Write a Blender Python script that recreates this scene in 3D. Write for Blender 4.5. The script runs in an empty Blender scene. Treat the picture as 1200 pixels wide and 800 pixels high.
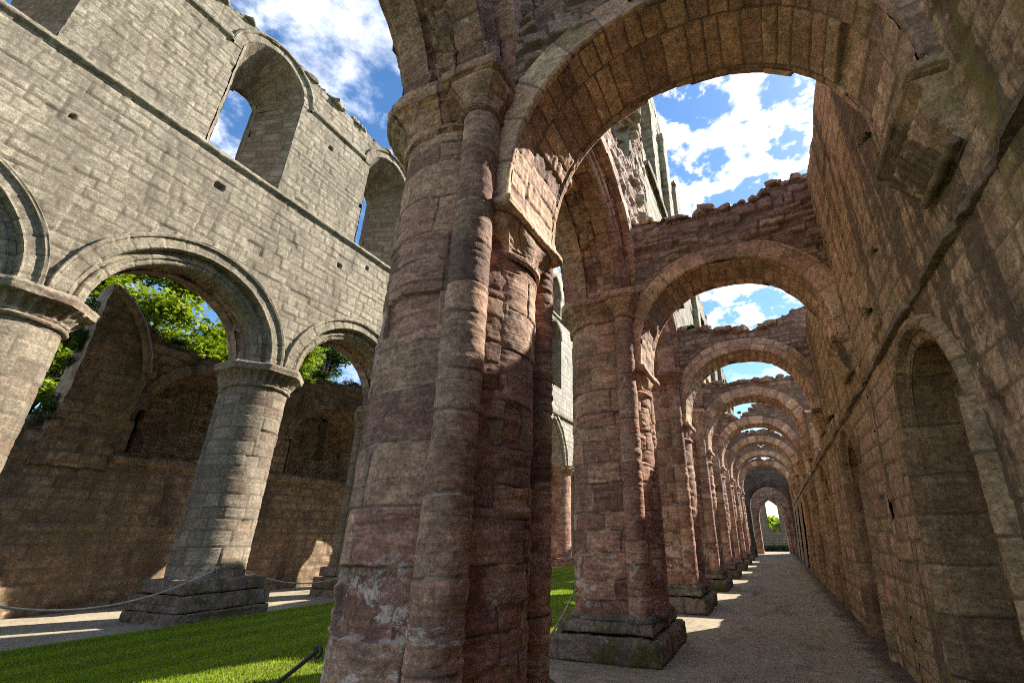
import bpy, math, random
import numpy as np
from mathutils import Vector, Matrix
R = math.radians
sc = bpy.context.scene
COL = sc.collection

# ------------------------------------------------------------------ numpy noise
def _h(ix, iy, iz, seed):
    n = (ix.astype(np.int64)*374761393 + iy.astype(np.int64)*668265263 + iz.astype(np.int64)*2147483647 + seed*1274126177) & 0xFFFFFFFF
    n = ((n ^ (n >> 13)) * 1274126177) & 0xFFFFFFFF
    n = ((n ^ (n >> 16)) * 2246822519) & 0xFFFFFFFF
    n = n ^ (n >> 15)
    return (n & 0xFFFFFF) / float(0xFFFFFF)

def vnoise(x, y, z, seed=0):
    x, y, z = np.broadcast_arrays(np.asarray(x, float), np.asarray(y, float), np.asarray(z, float))
    ix, iy, iz = np.floor(x), np.floor(y), np.floor(z)
    fx, fy, fz = x-ix, y-iy, z-iz
    fx, fy, fz = fx*fx*(3-2*fx), fy*fy*(3-2*fy), fz*fz*(3-2*fz)
    def c(a, b, d): return _h(ix+a, iy+b, iz+d, seed)
    x00 = c(0,0,0)*(1-fx)+c(1,0,0)*fx; x10 = c(0,1,0)*(1-fx)+c(1,1,0)*fx
    x01 = c(0,0,1)*(1-fx)+c(1,0,1)*fx; x11 = c(0,1,1)*(1-fx)+c(1,1,1)*fx
    return (x00*(1-fy)+x10*fy)*(1-fz)+(x01*(1-fy)+x11*fy)*fz

def fbm(x, y, z, octaves=3, seed=0):
    s = 0; a = .5; t = 0
    for k in range(octaves):
        s = s + a*vnoise(x, y, z, seed+k*17); t += a
        x, y, z = x*2.03+3.1, y*2.03+1.7, z*2.03+5.3; a *= .5
    return s/t

def sst(a, b, x):
    t = np.clip((x-a)/(b-a), 0, 1); return t*t*(3-2*t)

# ------------------------------------------------------------------ masonry relief
ASHLAR = dict(h=(.24,.36), l=(.35,.8), jw=.03, jd=.018, A=.014, tilt=.006, er=.004, rough=.006, warp=.012, lost=.03)
WORN   = dict(h=(.22,.44), l=(.4,.95), jw=.02, jd=.02, A=.014, tilt=.004, er=.016, rough=.008, warp=.022, lost=.05)
RUBBLE = dict(h=(.07,.2), l=(.12,.46), jw=.03, jd=.05, A=.075, tilt=.03, er=.012, rough=.014, warp=.06, lost=.14)
OLD    = dict(h=(.2,.32), l=(.3,.7), jw=.03, jd=.018, A=.018, tilt=.006, er=.008, rough=.009, warp=.022, lost=.08)
VOUSS  = dict(h=(.26,.36), l=(.2,.34), jw=.022, jd=.016, A=.012, tilt=.004, er=.005, rough=.007, warp=.012, lost=.03)
SMOOTH = dict(h=(9,10), l=(.5,.9), jw=.022, jd=.012, A=.006, tilt=.0, er=.005, rough=.009, warp=.01, lost=.0)

def masonry(U, V, st, seed=0, holes=()):
    rng = np.random.RandomState(seed+5)
    w = st['warp']
    Uw = U + w*2*(vnoise(U*2.3, V*2.3, 0, seed+1)-.5) + w*.8*(vnoise(U*9, V*9, 0, seed+21)-.5)
    Vw = V + w*1.6*(vnoise(U*1.7, V*1.7, 7.3, seed+2)-.5) + w*.8*(vnoise(U*9, V*9, 3, seed+22)-.5)
    v0, v1 = float(Vw.min())-.6, float(Vw.max())+.6
    b = [v0-rng.rand()*st['h'][0]]
    while b[-1] < v1: b.append(b[-1]+st['h'][0]+rng.rand()*(st['h'][1]-st['h'][0]))
    b = np.array(b)
    row = np.clip(np.searchsorted(b, Vw, side='right')-1, 0, len(b)-2)
    hrow = b[row+1]-b[row]; vl = (Vw-b[row])/hrow
    dv = np.minimum(vl, 1-vl)*hrow
    u0, u1 = float(Uw.min())-1, float(Uw.max())+1
    du = np.empty_like(U); bi = np.zeros(U.shape, np.int64); ul = np.zeros_like(U)
    for r in np.unique(row):
        m = row == r
        rr = np.random.RandomState((seed*131+int(r)*7919) & 0x7FFFFFFF)
        n = int((u1-u0)/st['l'][0])+4
        ub = u0 - rr.rand()*st['l'][1] + np.concatenate([[0], np.cumsum(st['l'][0]+rr.rand(n)*(st['l'][1]-st['l'][0]))])
        uu = Uw[m]; i = np.clip(np.searchsorted(ub, uu, side='right')-1, 0, len(ub)-2)
        lo, hi = ub[i], ub[i+1]
        du[m] = np.minimum(uu-lo, hi-uu); bi[m] = i; ul[m] = (uu-lo)/(hi-lo)
    z0 = np.zeros_like(bi)
    r1 = _h(bi, row, z0, seed+11); r2 = _h(bi, row, z0+1, seed+12); r3 = _h(bi, row, z0+2, seed+13); r4 = _h(bi, row, z0+3, seed+14)
    jw = st['jw']
    e = np.minimum(du, dv)
    prof = 1-(1-np.clip(e/jw, 0, 1))**2.6
    d = (prof-1)*st['jd']*(.5+vnoise(U*1.3, V*1.3, 9, seed+8))
    d += prof*st['A']*(r1-.5) + prof*st['tilt']*((r2-.5)*2*(vl-.5)*2 + (r4-.5)*2*(ul-.5)*2)
    strata = vnoise(U*1.6+r2*9, V*22+vnoise(U*3, V*3, 1, seed+6)*2.5, r1*5, seed+3)-.5
    led = sst(.44, .56, vnoise(U*1.1+r2*5, V*21+vnoise(U*2.4, V*2, 4, seed+16)*2., r1*5, seed+15))-.5
    d += st['er']*prof*(1.3*strata*(.25+r3*r3) + .9*led*sst(.45, .8, r3))
    lost = (r4 > 1-st['lost'])
    d -= lost*prof*(.02+.05*r2)*(.6 if st['lost'] < .05 else 1)
    d += st['rough']*2*(fbm(U*5, V*5, 2.2, 4, seed+4)-.5) + st['rough']*(fbm(U*24, V*24, 1.2, 2, seed+9)-.5)
    mort = 1-sst(jw*.25, jw*.75, e)
    for (hu, hv, hw, hh, dep) in holes:
        m = (np.abs(U-hu) < hw/2) & (np.abs(V-hv) < hh/2)
        d = np.where(m, d-dep, d)
    attr = np.stack([r1, mort, r3, (r2+row*.37) % 1.0], -1)
    return d, attr

# ------------------------------------------------------------------ mesh collecting
class MB:
    def __init__(s): s.v=[]; s.f=[]; s.a=[]; s.n=0
    def add(s, P, F, A=None):
        P = np.asarray(P, float).reshape(-1, 3); F = np.asarray(F, np.int64)
        if A is None: A = np.tile([.5, 0, .3, .5], (len(P), 1))
        s.v.append(P); s.f.append(F+s.n); s.a.append(np.asarray(A, float).reshape(-1, 4)); s.n += len(P)
    def sheet(s, P, U, V, st, seed=0, ref=None, away=None, mask=None, pin=None, wob=.0, holes=(), close=False):
        n, m = U.shape
        du = np.gradient(P, axis=0); dv = np.gradient(P, axis=1)
        N = np.cross(du, dv); N /= np.maximum(np.linalg.norm(N, axis=-1, keepdims=True), 1e-9)
        sg = 1.
        if ref is not None: sg = np.sign(np.sum((np.asarray(ref)-P)*N)) or 1.
        if away is not None: sg = np.sign(np.sum((P-np.asarray(away))*N)) or 1.
        N = N*sg
        d, A = masonry(U, V, st, seed, holes)
        if pin is not None: d = d*pin
        Q = P+N*d[..., None]
        if wob:
            for k in range(3): Q[..., k] += wob*(fbm(P[...,0]*2.5, P[...,1]*2.5, P[...,2]*2.5, 3, 40+k)-.5)*2
        idx = np.arange(n*m).reshape(n, m)
        q = np.stack([idx[:-1,:-1], idx[1:,:-1], idx[1:,1:], idx[:-1,1:]], -1)
        if sg < 0: q = q[..., ::-1]
        if mask is not None: q = q[mask]
        q = q.reshape(-1, 4)
        s.add(Q, q, A)
        return Q
    def build(s, name, mat, parent=None, smooth=True, loc=None):
        o = s._build(name, mat, parent, smooth, loc)
        if 'rubble' in name and name != 'rubble_wall': o['kind'] = 'stuff'
        return o
    def _build(s, name, mat, parent=None, smooth=True, loc=None):
        v = np.concatenate(s.v); a = np.concatenate(s.a)
        quads = [f for f in s.f if f.ndim == 2 and f.shape[1] == 4]; tris = [f for f in s.f if f.ndim == 2 and f.shape[1] == 3]
        L=[]; ST=[]; T=[]; o=0
        for grp, k in ((quads, 4), (tris, 3)):
            if grp:
                g = np.concatenate(grp); L.append(g.reshape(-1)); ST.append(o+np.arange(len(g))*k); T.append(np.full(len(g), k)); o += len(g)*k
        L=np.concatenate(L); ST=np.concatenate(ST); T=np.concatenate(T)
        used = np.zeros(len(v), bool); used[L] = True
        if not used.all():
            remap = np.cumsum(used)-1; L = remap[L]; v = v[used]; a = a[used]
        me = bpy.data.meshes.new(name)
        me.vertices.add(len(v)); me.vertices.foreach_set('co', v.astype(np.float32).ravel())
        me.loops.add(len(L)); me.loops.foreach_set('vertex_index', L.astype(np.int32))
        me.polygons.add(len(ST)); me.polygons.foreach_set('loop_start', ST.astype(np.int32)); me.polygons.foreach_set('loop_total', T.astype(np.int32))
        if smooth: me.polygons.foreach_set('use_smooth', np.ones(len(ST), bool))
        at = me.attributes.new('blk', 'FLOAT_COLOR', 'POINT'); at.data.foreach_set('color', a.astype(np.float32).ravel())
        me.update(calc_edges=True); me.validate()
        me.materials.append(mat)
        ob = bpy.data.objects.new(name, me); COL.objects.link(ob)
        if loc is not None: ob.location = loc
        if parent is not None: ob.parent = parent
        return ob

def grid2(a0, a1, b0, b1, res, resb=None):
    na = max(3, int(abs(a1-a0)/res)+1); nb = max(3, int(abs(b1-b0)/(resb or res))+1)
    return np.meshgrid(np.linspace(a0, a1, na), np.linspace(b0, b1, nb), indexing='ij')

def edgepin(U, V, w=.03):
    e = np.minimum(np.minimum(U-U.min(), U.max()-U), np.minimum(V-V.min(), V.max()-V))
    return sst(-.001, w, e)

def box(mb, x0, x1, y0, y1, z0, z1, st=SMOOTH, res=.03, seed=0, wob=.012, bottom=False, taper=0., rnd=.02):
    """displaced stone block; taper pulls the top in"""
    c = np.array([(x0+x1)/2, (y0+y1)/2, (z0+z1)/2])
    def warp(P):
        t = (P[...,2]-z0)/(z1-z0)
        k = 1-taper*t
        P = P.copy(); hx, hy = (x1-x0)/2, (y1-y0)/2
        P[...,0] = c[0]+(P[...,0]-c[0])*(1-taper*t/hx if hx else 1); P[...,1] = c[1]+(P[...,1]-c[1])*(1-taper*t/hy if hy else 1)
        if rnd:   # soften the arrises
            q = np.stack([np.abs(P[...,0]-c[0])/hx, np.abs(P[...,1]-c[1])/hy, np.abs(P[...,2]-c[2])/((z1-z0)/2)], -1)
            dist = np.stack([(1-q[...,0])*hx, (1-q[...,1])*hy, (1-q[...,2])*(z1-z0)/2], -1)
            near = np.clip(1-dist/(rnd*2), 0, 1); srt = np.sort(near, -1)
            k = srt[...,1]*rnd
            sgn = np.sign(P-c)
            P = P - sgn*near*k[..., None]
        return P
    sd = seed
    for ax, val in (('x', x0), ('x', x1), ('y', y0), ('y', y1), ('z', z1)) + ((('z', z0),) if bottom else ()):
        sd += 3
        if ax == 'x': U, V = grid2(y0, y1, z0, z1, res); P = np.stack([np.full_like(U, val), U, V], -1)
        if ax == 'y': U, V = grid2(x0, x1, z0, z1, res); P = np.stack([U, np.full_like(U, val), V], -1)
        if ax == 'z': U, V = grid2(x0, x1, y0, y1, res); P = np.stack([U, V, np.full_like(U, val)], -1)
        Q = mb.sheet(warp(P), U, V-V.min(), st, sd, away=c, pin=edgepin(U, V, .035), wob=wob)
        q = Q.reshape(-1, 3); mb.a[-1][:, 0] = fbm(q[:,0]*1.3, q[:,1]*1.3, q[:,2]*1.3, 2, seed); mb.a[-1][:, 3] = .5; mb.a[-1][:, 2] = .4

def revolve(mb, cx, cy, prof, st=SMOOTH, res=.03, seed=0, ang=(-math.pi, math.pi), wob=.01, mod=None, vres=None, pinends=False):
    """prof: list of (radius, z)"""
    prof = np.array(prof, float)
    L = np.concatenate([[0], np.cumsum(np.linalg.norm(np.diff(prof, axis=0), axis=1))])
    rm = prof[:,0].max()
    nv = max(3, int(L[-1]/(vres or res))+1); nt = max(16, int((ang[1]-ang[0])*rm/res)+1)
    lv = np.unique(np.concatenate([np.linspace(0, L[-1], nv), L])); th = np.linspace(ang[0], ang[1], nt)
    T, LV = np.meshgrid(th, lv, indexing='ij')
    r = np.interp(LV, L, prof[:,0]); z = np.interp(LV, L, prof[:,1])
    if mod is not None: r = mod(T, r, z)
    P = np.stack([cx+r*np.cos(T), cy+r*np.sin(T), z], -1)
    A = np.array([cx, cy, 0.])
    aw = P.copy(); aw[...,0] = cx; aw[...,1] = cy
    mb.sheet(P, T*rm, LV, st, seed, away=aw, wob=wob)

# arches --------------------------------------------------------------
class Arch:
    def __init__(s, a, b, zs, n=None): s.a=a; s.b=b; s.zs=zs; s.n=n; s.R=(a*a+b*b)/(2*a)
    def pts(s, t, dl):
        """t in [-1,1], dl = offset outwards -> (across, height)"""
        if s.n:   # rounded (super-ellipse)
            th = (1-(t+1)/2)*math.pi
            c, q = np.cos(th), np.sin(th)
            return np.sign(c)*np.abs(c)**(2/s.n)*(s.a+dl), s.zs+np.abs(q)**(2/s.n)*(s.b+dl)
        f = 1-np.abs(t); sg = np.where(t < 0, -1., 1.)
        ph = f*np.arccos(np.clip((s.R-s.a)/(s.R+dl), -1, 1))
        return sg*(-(s.R-s.a)+(s.R+dl)*np.cos(ph)), s.zs+(s.R+dl)*np.sin(ph)
    def inside(s, x, z, dl):
        if s.n: up = (np.abs(x)/(s.a+dl))**s.n+(np.maximum(z-s.zs, 0)/(s.b+dl))**s.n < 1
        else: up = np.hypot(np.abs(x)+(s.R-s.a), z-s.zs) < s.R+dl
        return np.where(z < s.zs, np.abs(x) < s.a+dl, up)
    def length(s):
        t = np.linspace(-1, 1, 200); x, z = s.pts(t, 0*t); return float(np.sum(np.hypot(np.diff(x), np.diff(z))))

def sweep(mb, arch, prof, place, st=VOUSS, res=.03, seed=0, ref=None, pres=None, t0=-1, t1=1, rag=0., wob=.006):
    """prof: list of (offset, depth); place(across, depth, height)->xyz"""
    prof = np.array(prof, float)
    L = np.concatenate([[0], np.cumsum(np.linalg.norm(np.diff(prof, axis=0), axis=1))])
    Lt = arch.length()
    nt = max(8, int(Lt*(t1-t0)/2/res)+1)
    lv = np.unique(np.round(np.concatenate([np.linspace(0, L[-1], max(2, int(L[-1]/(pres or res))+1)), L]), 6))
    T, LV = np.meshgrid(np.linspace(t0, t1, nt), lv, indexing='ij')
    dl = np.interp(LV, L, prof[:,0]); dp = np.interp(LV, L, prof[:,1])
    x, z = arch.pts(T, dl)
    P = np.stack(place(x, dp, z), -1)
    mb.sheet(P, T*Lt/2, LV, st, seed, ref=ref, wob=wob)

# ------------------------------------------------------------------ scene helpers
def tag(o, label=None, cat=None, group=None, kind=None):
    if label: o['label'] = label
    if cat: o['category'] = cat
    if group: o['group'] = group
    if kind: o['kind'] = kind
    return o
def thing(name, loc, label, cat, group=None, kind=None):
    o = bpy.data.objects.new(name, None); COL.objects.link(o); o.location = loc; o.empty_display_size = .3
    return tag(o, label, cat, group, kind)
def at(parent, ob):      # parent while keeping world coordinates baked in the mesh
    ob.parent = parent; ob.matrix_parent_inverse = Matrix.Translation(-Vector(parent.location)); return ob
def copy_tree(root, loc, label):
    r = root.copy(); COL.objects.link(r); r.location = loc; r['label'] = label
    for ch in list(root.children):
        c = ch.copy(); COL.objects.link(c); c.parent = r
        for g in list(ch.children):
            d = g.copy(); COL.objects.link(d); d.parent = c
    return r

def rocks(mb, pts, size, seed=0, flat=.65, rng=None, sub=2):
    """rough stones: noisy, flattened icospheres"""
    t = (1+5**.5)/2
    V0 = np.array([(-1,t,0),(1,t,0),(-1,-t,0),(1,-t,0),(0,-1,t),(0,1,t),(0,-1,-t),(0,1,-t),(t,0,-1),(t,0,1),(-t,0,-1),(-t,0,1)], float)
    V0 /= np.linalg.norm(V0[0])
    F0 = [(0,11,5),(0,5,1),(0,1,7),(0,7,10),(0,10,11),(1,5,9),(5,11,4),(11,10,2),(10,7,6),(7,1,8),(3,9,4),(3,4,2),(3,2,6),(3,6,8),(3,8,9),(4,9,5),(2,4,11),(6,2,10),(8,6,7),(9,8,1)]
    V=list(map(tuple,V0)); F=F0
    for _ in range(sub):
        cache={}; G=[]
        def mid(i,j):
            k=(min(i,j),max(i,j))
            if k not in cache:
                p=np.array(V[i])+np.array(V[j]); p/=np.linalg.norm(p); V.append(tuple(p)); cache[k]=len(V)-1
            return cache[k]
        for a,b,c in F:
            x,y,z=mid(a,b),mid(b,c),mid(c,a); G+=[(a,x,z),(b,y,x),(c,z,y),(x,y,z)]
        F=G
    V=np.array(V); F=np.array(F)
    rng = rng or np.random.RandomState(seed)
    for i, p in enumerate(pts):
        s = size*(.35+1.3*rng.rand()**1.8)
        sx, sy, sz = s*(.8+.6*rng.rand()), s*(.8+.6*rng.rand()), s*flat*(.7+.6*rng.rand())
        # squarish stone
        W = np.sign(V)*np.abs(V)**.42
        W = W*(1+.45*(vnoise(V[:,0]*1.6+i*3.1, V[:,1]*1.6, V[:,2]*1.6, seed)-.5))[:,None]
        W = W+ .12*(vnoise(V[:,0]*4+i, V[:,1]*4, V[:,2]*4, seed+1)-.5)[:,None]
        W = W*np.array([sx, sy, sz])*.62
        a = rng.rand()*6.28; ca, sa = math.cos(a), math.sin(a)
        tl = (rng.rand()-.5)*.5
        W = np.stack([W[:,0]*ca-W[:,1]*sa, W[:,0]*sa+W[:,1]*ca, W[:,2]+W[:,0]*tl], -1)
        A = np.tile([rng.rand(), 0, rng.rand(), rng.rand()], (len(W), 1))
        mb.add(W+np.array(p), F, A)

def tube(mb, pts, rad, n=8, cap=False):
    pts = np.asarray(pts, float); m = len(pts); rad = np.array(np.broadcast_to(rad, (m,)), float)
    if cap: pts = np.concatenate([pts[:1]-.001*(pts[1]-pts[0]), pts, pts[-1:]+.001*(pts[-1]-pts[-2])]); rad = np.concatenate([[1e-4], rad, [1e-4]]); m += 2
    T = np.gradient(pts, axis=0); T /= np.linalg.norm(T, axis=1, keepdims=True)
    up = np.array([.13, .21, .97]); 
    A = np.cross(T, up); bad = np.linalg.norm(A, axis=1) < .2; A[bad] = np.cross(T[bad], [1, 0, 0]); A /= np.linalg.norm(A, axis=1, keepdims=True); B = np.cross(T, A)
    th = np.linspace(0, 2*math.pi, n, endpoint=False)
    P = pts[:,None,:]+rad[:,None,None]*(np.cos(th)[None,:,None]*A[:,None,:]+np.sin(th)[None,:,None]*B[:,None,:])
    idx = np.arange(m*n).reshape(m, n); nx = np.roll(idx, -1, 1)
    mb.add(P, np.stack([idx[:-1], nx[:-1], nx[1:], idx[1:]], -1).reshape(-1, 4))
# ------------------------------------------------------------------ materials
def nodes(name):
    m = bpy.data.materials.new(name); m.use_nodes = True
    nt = m.node_tree; nt.nodes.clear()
    out = nt.nodes.new('ShaderNodeOutputMaterial'); bs = nt.nodes.new('ShaderNodeBsdfPrincipled')
    nt.links.new(bs.outputs[0], out.inputs[0])
    return m, nt, bs
class G:
    """tiny node-graph helper"""
    def __init__(s, nt): s.nt = nt; s.pos = nt.nodes.new('ShaderNodeNewGeometry').outputs['Position']
    def link(s, a, b): s.nt.links.new(a, b)
    def scaled(s, sx, sy, sz, off=(0,0,0)):
        n = s.nt.nodes.new('ShaderNodeMapping'); n.inputs['Scale'].default_value = (sx, sy, sz); n.inputs['Location'].default_value = off
        s.link(s.pos, n.inputs[0]); return n.outputs[0]
    def noise(s, scale=1, detail=4, rough=.55, vec=None, dist=0):
        n = s.nt.nodes.new('ShaderNodeTexNoise'); n.inputs['Scale'].default_value = scale; n.inputs['Detail'].default_value = detail
        n.inputs['Roughness'].default_value = rough; n.inputs['Distortion'].default_value = dist
        s.link(vec if vec is not None else s.pos, n.inputs['Vector']); return n.outputs['Fac']
    def voro(s, scale, vec=None, feature='F1'):
        n = s.nt.nodes.new('ShaderNodeTexVoronoi'); n.inputs['Scale'].default_value = scale; n.feature = feature
        s.link(vec if vec is not None else s.pos, n.inputs['Vector']); return n.outputs['Distance']
    def ramp(s, fac, stops, interp='LINEAR'):
        n = s.nt.nodes.new('ShaderNodeValToRGB'); cr = n.color_ramp; cr.interpolation = interp
        while len(cr.elements) < len(stops): cr.elements.new(.5)
        for e, (p, c) in zip(cr.elements, stops):
            e.position = p; e.color = (c, c, c, 1) if isinstance(c, (int, float)) else (*c, 1)
        s.link(fac, n.inputs[0]); return n.outputs[0]
    def step(s, fac, lo, hi): 
        n = s.nt.nodes.new('ShaderNodeMapRange'); n.interpolation_type = 'SMOOTHSTEP'
        n.inputs['From Min'].default_value = lo; n.inputs['From Max'].default_value = hi
        s.link(fac, n.inputs['Value']); return n.outputs['Result']
    def mix(s, fac, a, b, mode='MIX'):
        n = s.nt.nodes.new('ShaderNodeMix'); n.data_type = 'RGBA'; n.blend_type = mode
        for i, v in ((0, fac), (6, a), (7, b)):
            if isinstance(v, (int, float)): n.inputs[i].default_value = v if i == 0 else (v, v, v, 1)
            elif isinstance(v, tuple): n.inputs[i].default_value = (*v, 1)
            else: s.link(v, n.inputs[i])
        return n.outputs[2]
    def math(s, op, a, b=0., clamp=False):
        n = s.nt.nodes.new('ShaderNodeMath'); n.operation = op; n.use_clamp = clamp
        for i, v in ((0, a), (1, b)):
            if isinstance(v, (int, float)): n.inputs[i].default_value = v
            else: s.link(v, n.inputs[i])
        return n.outputs[0]
    def sep(s, v):
        n = s.nt.nodes.new('ShaderNodeSeparateXYZ'); s.link(v, n.inputs[0]); return n.outputs
    def bump(s, h, strength, dist, prev=None):
        n = s.nt.nodes.new('ShaderNodeBump'); n.inputs['Strength'].default_value = strength; n.inputs['Distance'].default_value = dist
        s.link(h, n.inputs['Height'])
        if prev is not None: s.link(prev, n.inputs['Normal'])
        return n.outputs[0]

GAIN = 1.4
def stone(name, pal, mortar=(.2,.16,.12), dark=(.05,.04,.033), dark_amt=.5, streak=.0, lichen=.3, lichen_col=(.42,.4,.35), green=.3,
          green_col=(.07,.075,.025), big=(.75,1.2), strata=1., mort_amt=.8, blotch=None, blotch_amt=.0, warm=None, gtop=.9, gain=1., bv=.65, salt=0., redlow=0.):
    m, nt, bs = nodes(name); g = G(nt)
    at_ = nt.nodes.new('ShaderNodeAttribute'); at_.attribute_name = 'blk'
    sp = nt.nodes.new('ShaderNodeSeparateColor'); g.link(at_.outputs['Color'], sp.inputs[0])
    r1, mo, r3 = sp.outputs[0], sp.outputs[1], sp.outputs[2]; r4 = at_.outputs['Alpha']
    n1 = g.noise(.9, 5, .6)
    pick = g.math('ADD', g.math('MULTIPLY', r1, bv), g.math('MULTIPLY', n1, 1.15-bv)); pick = g.math('SUBTRACT', pick, .08)
    k = len(pal)
    base = g.ramp(pick, [((i+.5)/k, c) for i, c in enumerate(pal)])
    # block value and grain
    val = g.math('MULTIPLY_ADD', r4, .46*bv); nt.nodes[-1].inputs[2].default_value = 1-.23*bv
    base = g.mix(1, base, val, 'MULTIPLY')
    lg = g.ramp(g.noise(.35, 4, .6), [(.3, big[0]), (.7, big[1])])
    base = g.mix(1, base, lg, 'MULTIPLY')
    grain = g.noise(38, 4, .7); base = g.mix(1, base, g.ramp(grain, [(.28, .5), (.72, 1.42)]), 'MULTIPLY')
    sv = g.scaled(1.3, 1.3, 15); st = g.noise(1, 7, .66, sv, 1.3)
    base = g.mix(strata*.8, base, g.mix(1, base, g.ramp(st, [(.3, .55), (.7, 1.38)]), 'MULTIPLY'))
    med = g.noise(5.5, 7, .72); base = g.mix(1, base, g.ramp(med, [(.3, .6), (.7, 1.3)]), 'MULTIPLY')
    md2 = g.noise(14, 6, .7, g.scaled(1,1,1.5,(8,3,1))); base = g.mix(1, base, g.ramp(md2, [(.3, .58), (.7, 1.4)]), 'MULTIPLY')
    pt = g.step(g.voro(46, g.scaled(1,1,1.3)), .2, .1); base = g.mix(g.math('MULTIPLY', pt, .5), base, g.mix(1, base, .35, 'MULTIPLY'))
    sp2 = g.step(g.voro(31, g.scaled(1,1,1,(3,1,2))), .13, .07); base = g.mix(g.math('MULTIPLY', sp2, .45), base, lichen_col)
    ck = g.math('ABSOLUTE', g.math('SUBTRACT', g.noise(2.2, 8, .7, g.scaled(1,1,2.2,(4,4,9)), .4), .5)); ckm = g.step(ck, .012, .0)
    base = g.mix(g.math('MULTIPLY', ckm, .55), base, dark)
    if blotch is not None:
        bm = g.step(g.noise(1.3, 6, .65), .52, .66); base = g.mix(g.math('MULTIPLY', bm, blotch_amt), base, blotch)
    # soot and damp
    dk = g.step(g.noise(1.1, 7, .68, g.scaled(1,1,.55,(5,2,1))), .5, .72)
    base = g.mix(g.math('MULTIPLY', dk, dark_amt), base, dark)
    if streak:
        a = g.noise(1, 8, .68, g.scaled(1.9, 1.9, .2, (3,7,0)), .8)
        fr = g.noise(7, 7, .72)
        sk = g.step(g.math('ADD', g.math('MULTIPLY', a, .74), g.math('MULTIPLY', fr, .28)), .505, .57)
        base = g.mix(g.math('MULTIPLY', sk, streak), base, dark)
        c = g.noise(1, 7, .68, g.scaled(1.6, 1.6, .22, (13,4,2)), .7)
        gk = g.step(g.math('ADD', g.math('MULTIPLY', c, .74), g.math('MULTIPLY', fr, .28)), .525, .6); base = g.mix(g.math('MULTIPLY', gk, green*.9), base, green_col)
    # green algae low down and in patches
    zz = g.sep(g.pos)[2]
    low = nt.nodes.new('ShaderNodeMapRange'); low.inputs['From Min'].default_value = gtop; low.inputs['From Max'].default_value = .0
    g.link(zz, low.inputs['Value'])
    gn = g.step(g.noise(2.6, 6, .65, g.scaled(1,1,1,(9,9,3))), .48, .66)
    gl = g.math('MULTIPLY', g.math('MULTIPLY', gn, g.math('ADD', low.outputs[0], .16)), green*1.5, True)
    base = g.mix(gl, base, green_col)
    # pale lichen / lime spots
    zr = nt.nodes.new('ShaderNodeMapRange'); zr.inputs['From Min'].default_value = 2.9; zr.inputs['From Max'].default_value = 1.2; g.link(zz, zr.inputs['Value'])
    if redlow: base = g.mix(g.math('MULTIPLY', zr.outputs[0], redlow), base, g.mix(1, base, (.95,.72,.66), 'MULTIPLY'))
    if salt:
        za = g.step(zz, .45, .8); zb = g.step(zz, 1.75, 1.2)
        sn = g.step(g.noise(2.0, 10, .76, g.scaled(1,1,1.3,(1,1,5)), .5), .52, .57); s2 = g.step(g.noise(21, 5, .7), .4, .52)
        base = g.mix(g.math('MULTIPLY', g.math('MULTIPLY', g.math('MULTIPLY', za, zb), g.math('MULTIPLY', sn, s2)), salt), base, (.45,.385,.32))
    l1 = g.step(g.noise(3.1, 8, .75, g.scaled(1,1,1,(2,5,8))), .6, .68); l2 = g.step(g.noise(17, 4, .6), .45, .62)
    l3 = g.step(g.noise(.7, 3, .5, g.scaled(1,1,1,(7,1,4))), .48, .6)
    lm = g.math('MULTIPLY', g.math('MULTIPLY', l1, l2), g.math('MULTIPLY', l3, lichen), True)
    base = g.mix(lm, base, lichen_col)
    mcol = mortar
    if salt: mcol = g.mix(g.step(g.noise(3.3, 5, .6, g.scaled(1,1,1,(6,6,6))), .5, .6), mortar, (.33,.26,.2))
    base = g.mix(g.math('MULTIPLY', mo, mort_amt), base, mcol)
    base = g.mix(1, base, (GAIN*gain,)*3, 'MULTIPLY')
    g.link(base, bs.inputs['Base Color'])
    rg = g.math('MULTIPLY_ADD', med, .25); nt.nodes[-1].inputs[2].default_value = .72
    g.link(rg, bs.inputs['Roughness']); bs.inputs['Specular IOR Level'].default_value = .25
    b1 = g.bump(med, .5, .014); b2 = g.bump(st, .6*strata, .024, b1); b2 = g.bump(ckm, -.6, .012, b2) if False else b2; b3 = g.bump(grain, .7, .006, b2)
    pit = g.step(g.voro(30), .0, .28); b4 = g.bump(pit, .18, .006, b3)
    g.link(b4, bs.inputs['Normal'])
    return m

PINK = [(.125,.072,.052),(.205,.11,.08),(.285,.155,.11),(.33,.205,.135),(.25,.155,.108),(.375,.25,.16)]
M_PIER = stone('worn_red_sandstone', PINK, mortar=(.075,.05,.04), dark=(.05,.036,.03), dark_amt=.6, lichen=1.2, green=.35, strata=1.1, salt=.7, redlow=.55, gain=1.3)
M_ARCH = stone('arch_sandstone', gain=1.5, blotch=(.12,.095,.035), blotch_amt=.55, pal=[(.16,.105,.08),(.27,.165,.12),(.33,.21,.145),(.38,.25,.16),(.3,.22,.16)], mortar=(.11,.08,.06), dark=(.075,.06,.04), dark_amt=.45,
               lichen=.5, green=.3, strata=.5, mort_amt=.9)
M_RUB  = stone('rubble_sandstone', gain=1.3, pal=[(.1,.07,.055),(.17,.11,.085),(.22,.14,.105),(.26,.18,.13),(.17,.135,.11)], mortar=(.085,.062,.05), dark=(.05,.04,.034), dark_amt=.6,
               lichen=.5, green=.25, strata=.7)
M_GREY = stone('grey_ashlar', [(.2,.167,.115),(.25,.212,.15),(.285,.246,.177),(.315,.272,.195),(.25,.21,.15)], mortar=(.11,.085,.06), dark=(.085,.07,.05), dark_amt=.7, gain=.8, bv=.36,
               lichen=.35, lichen_col=(.4,.25,.06), green=.12, strata=.35, streak=.4, big=(.8,1.18))
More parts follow.
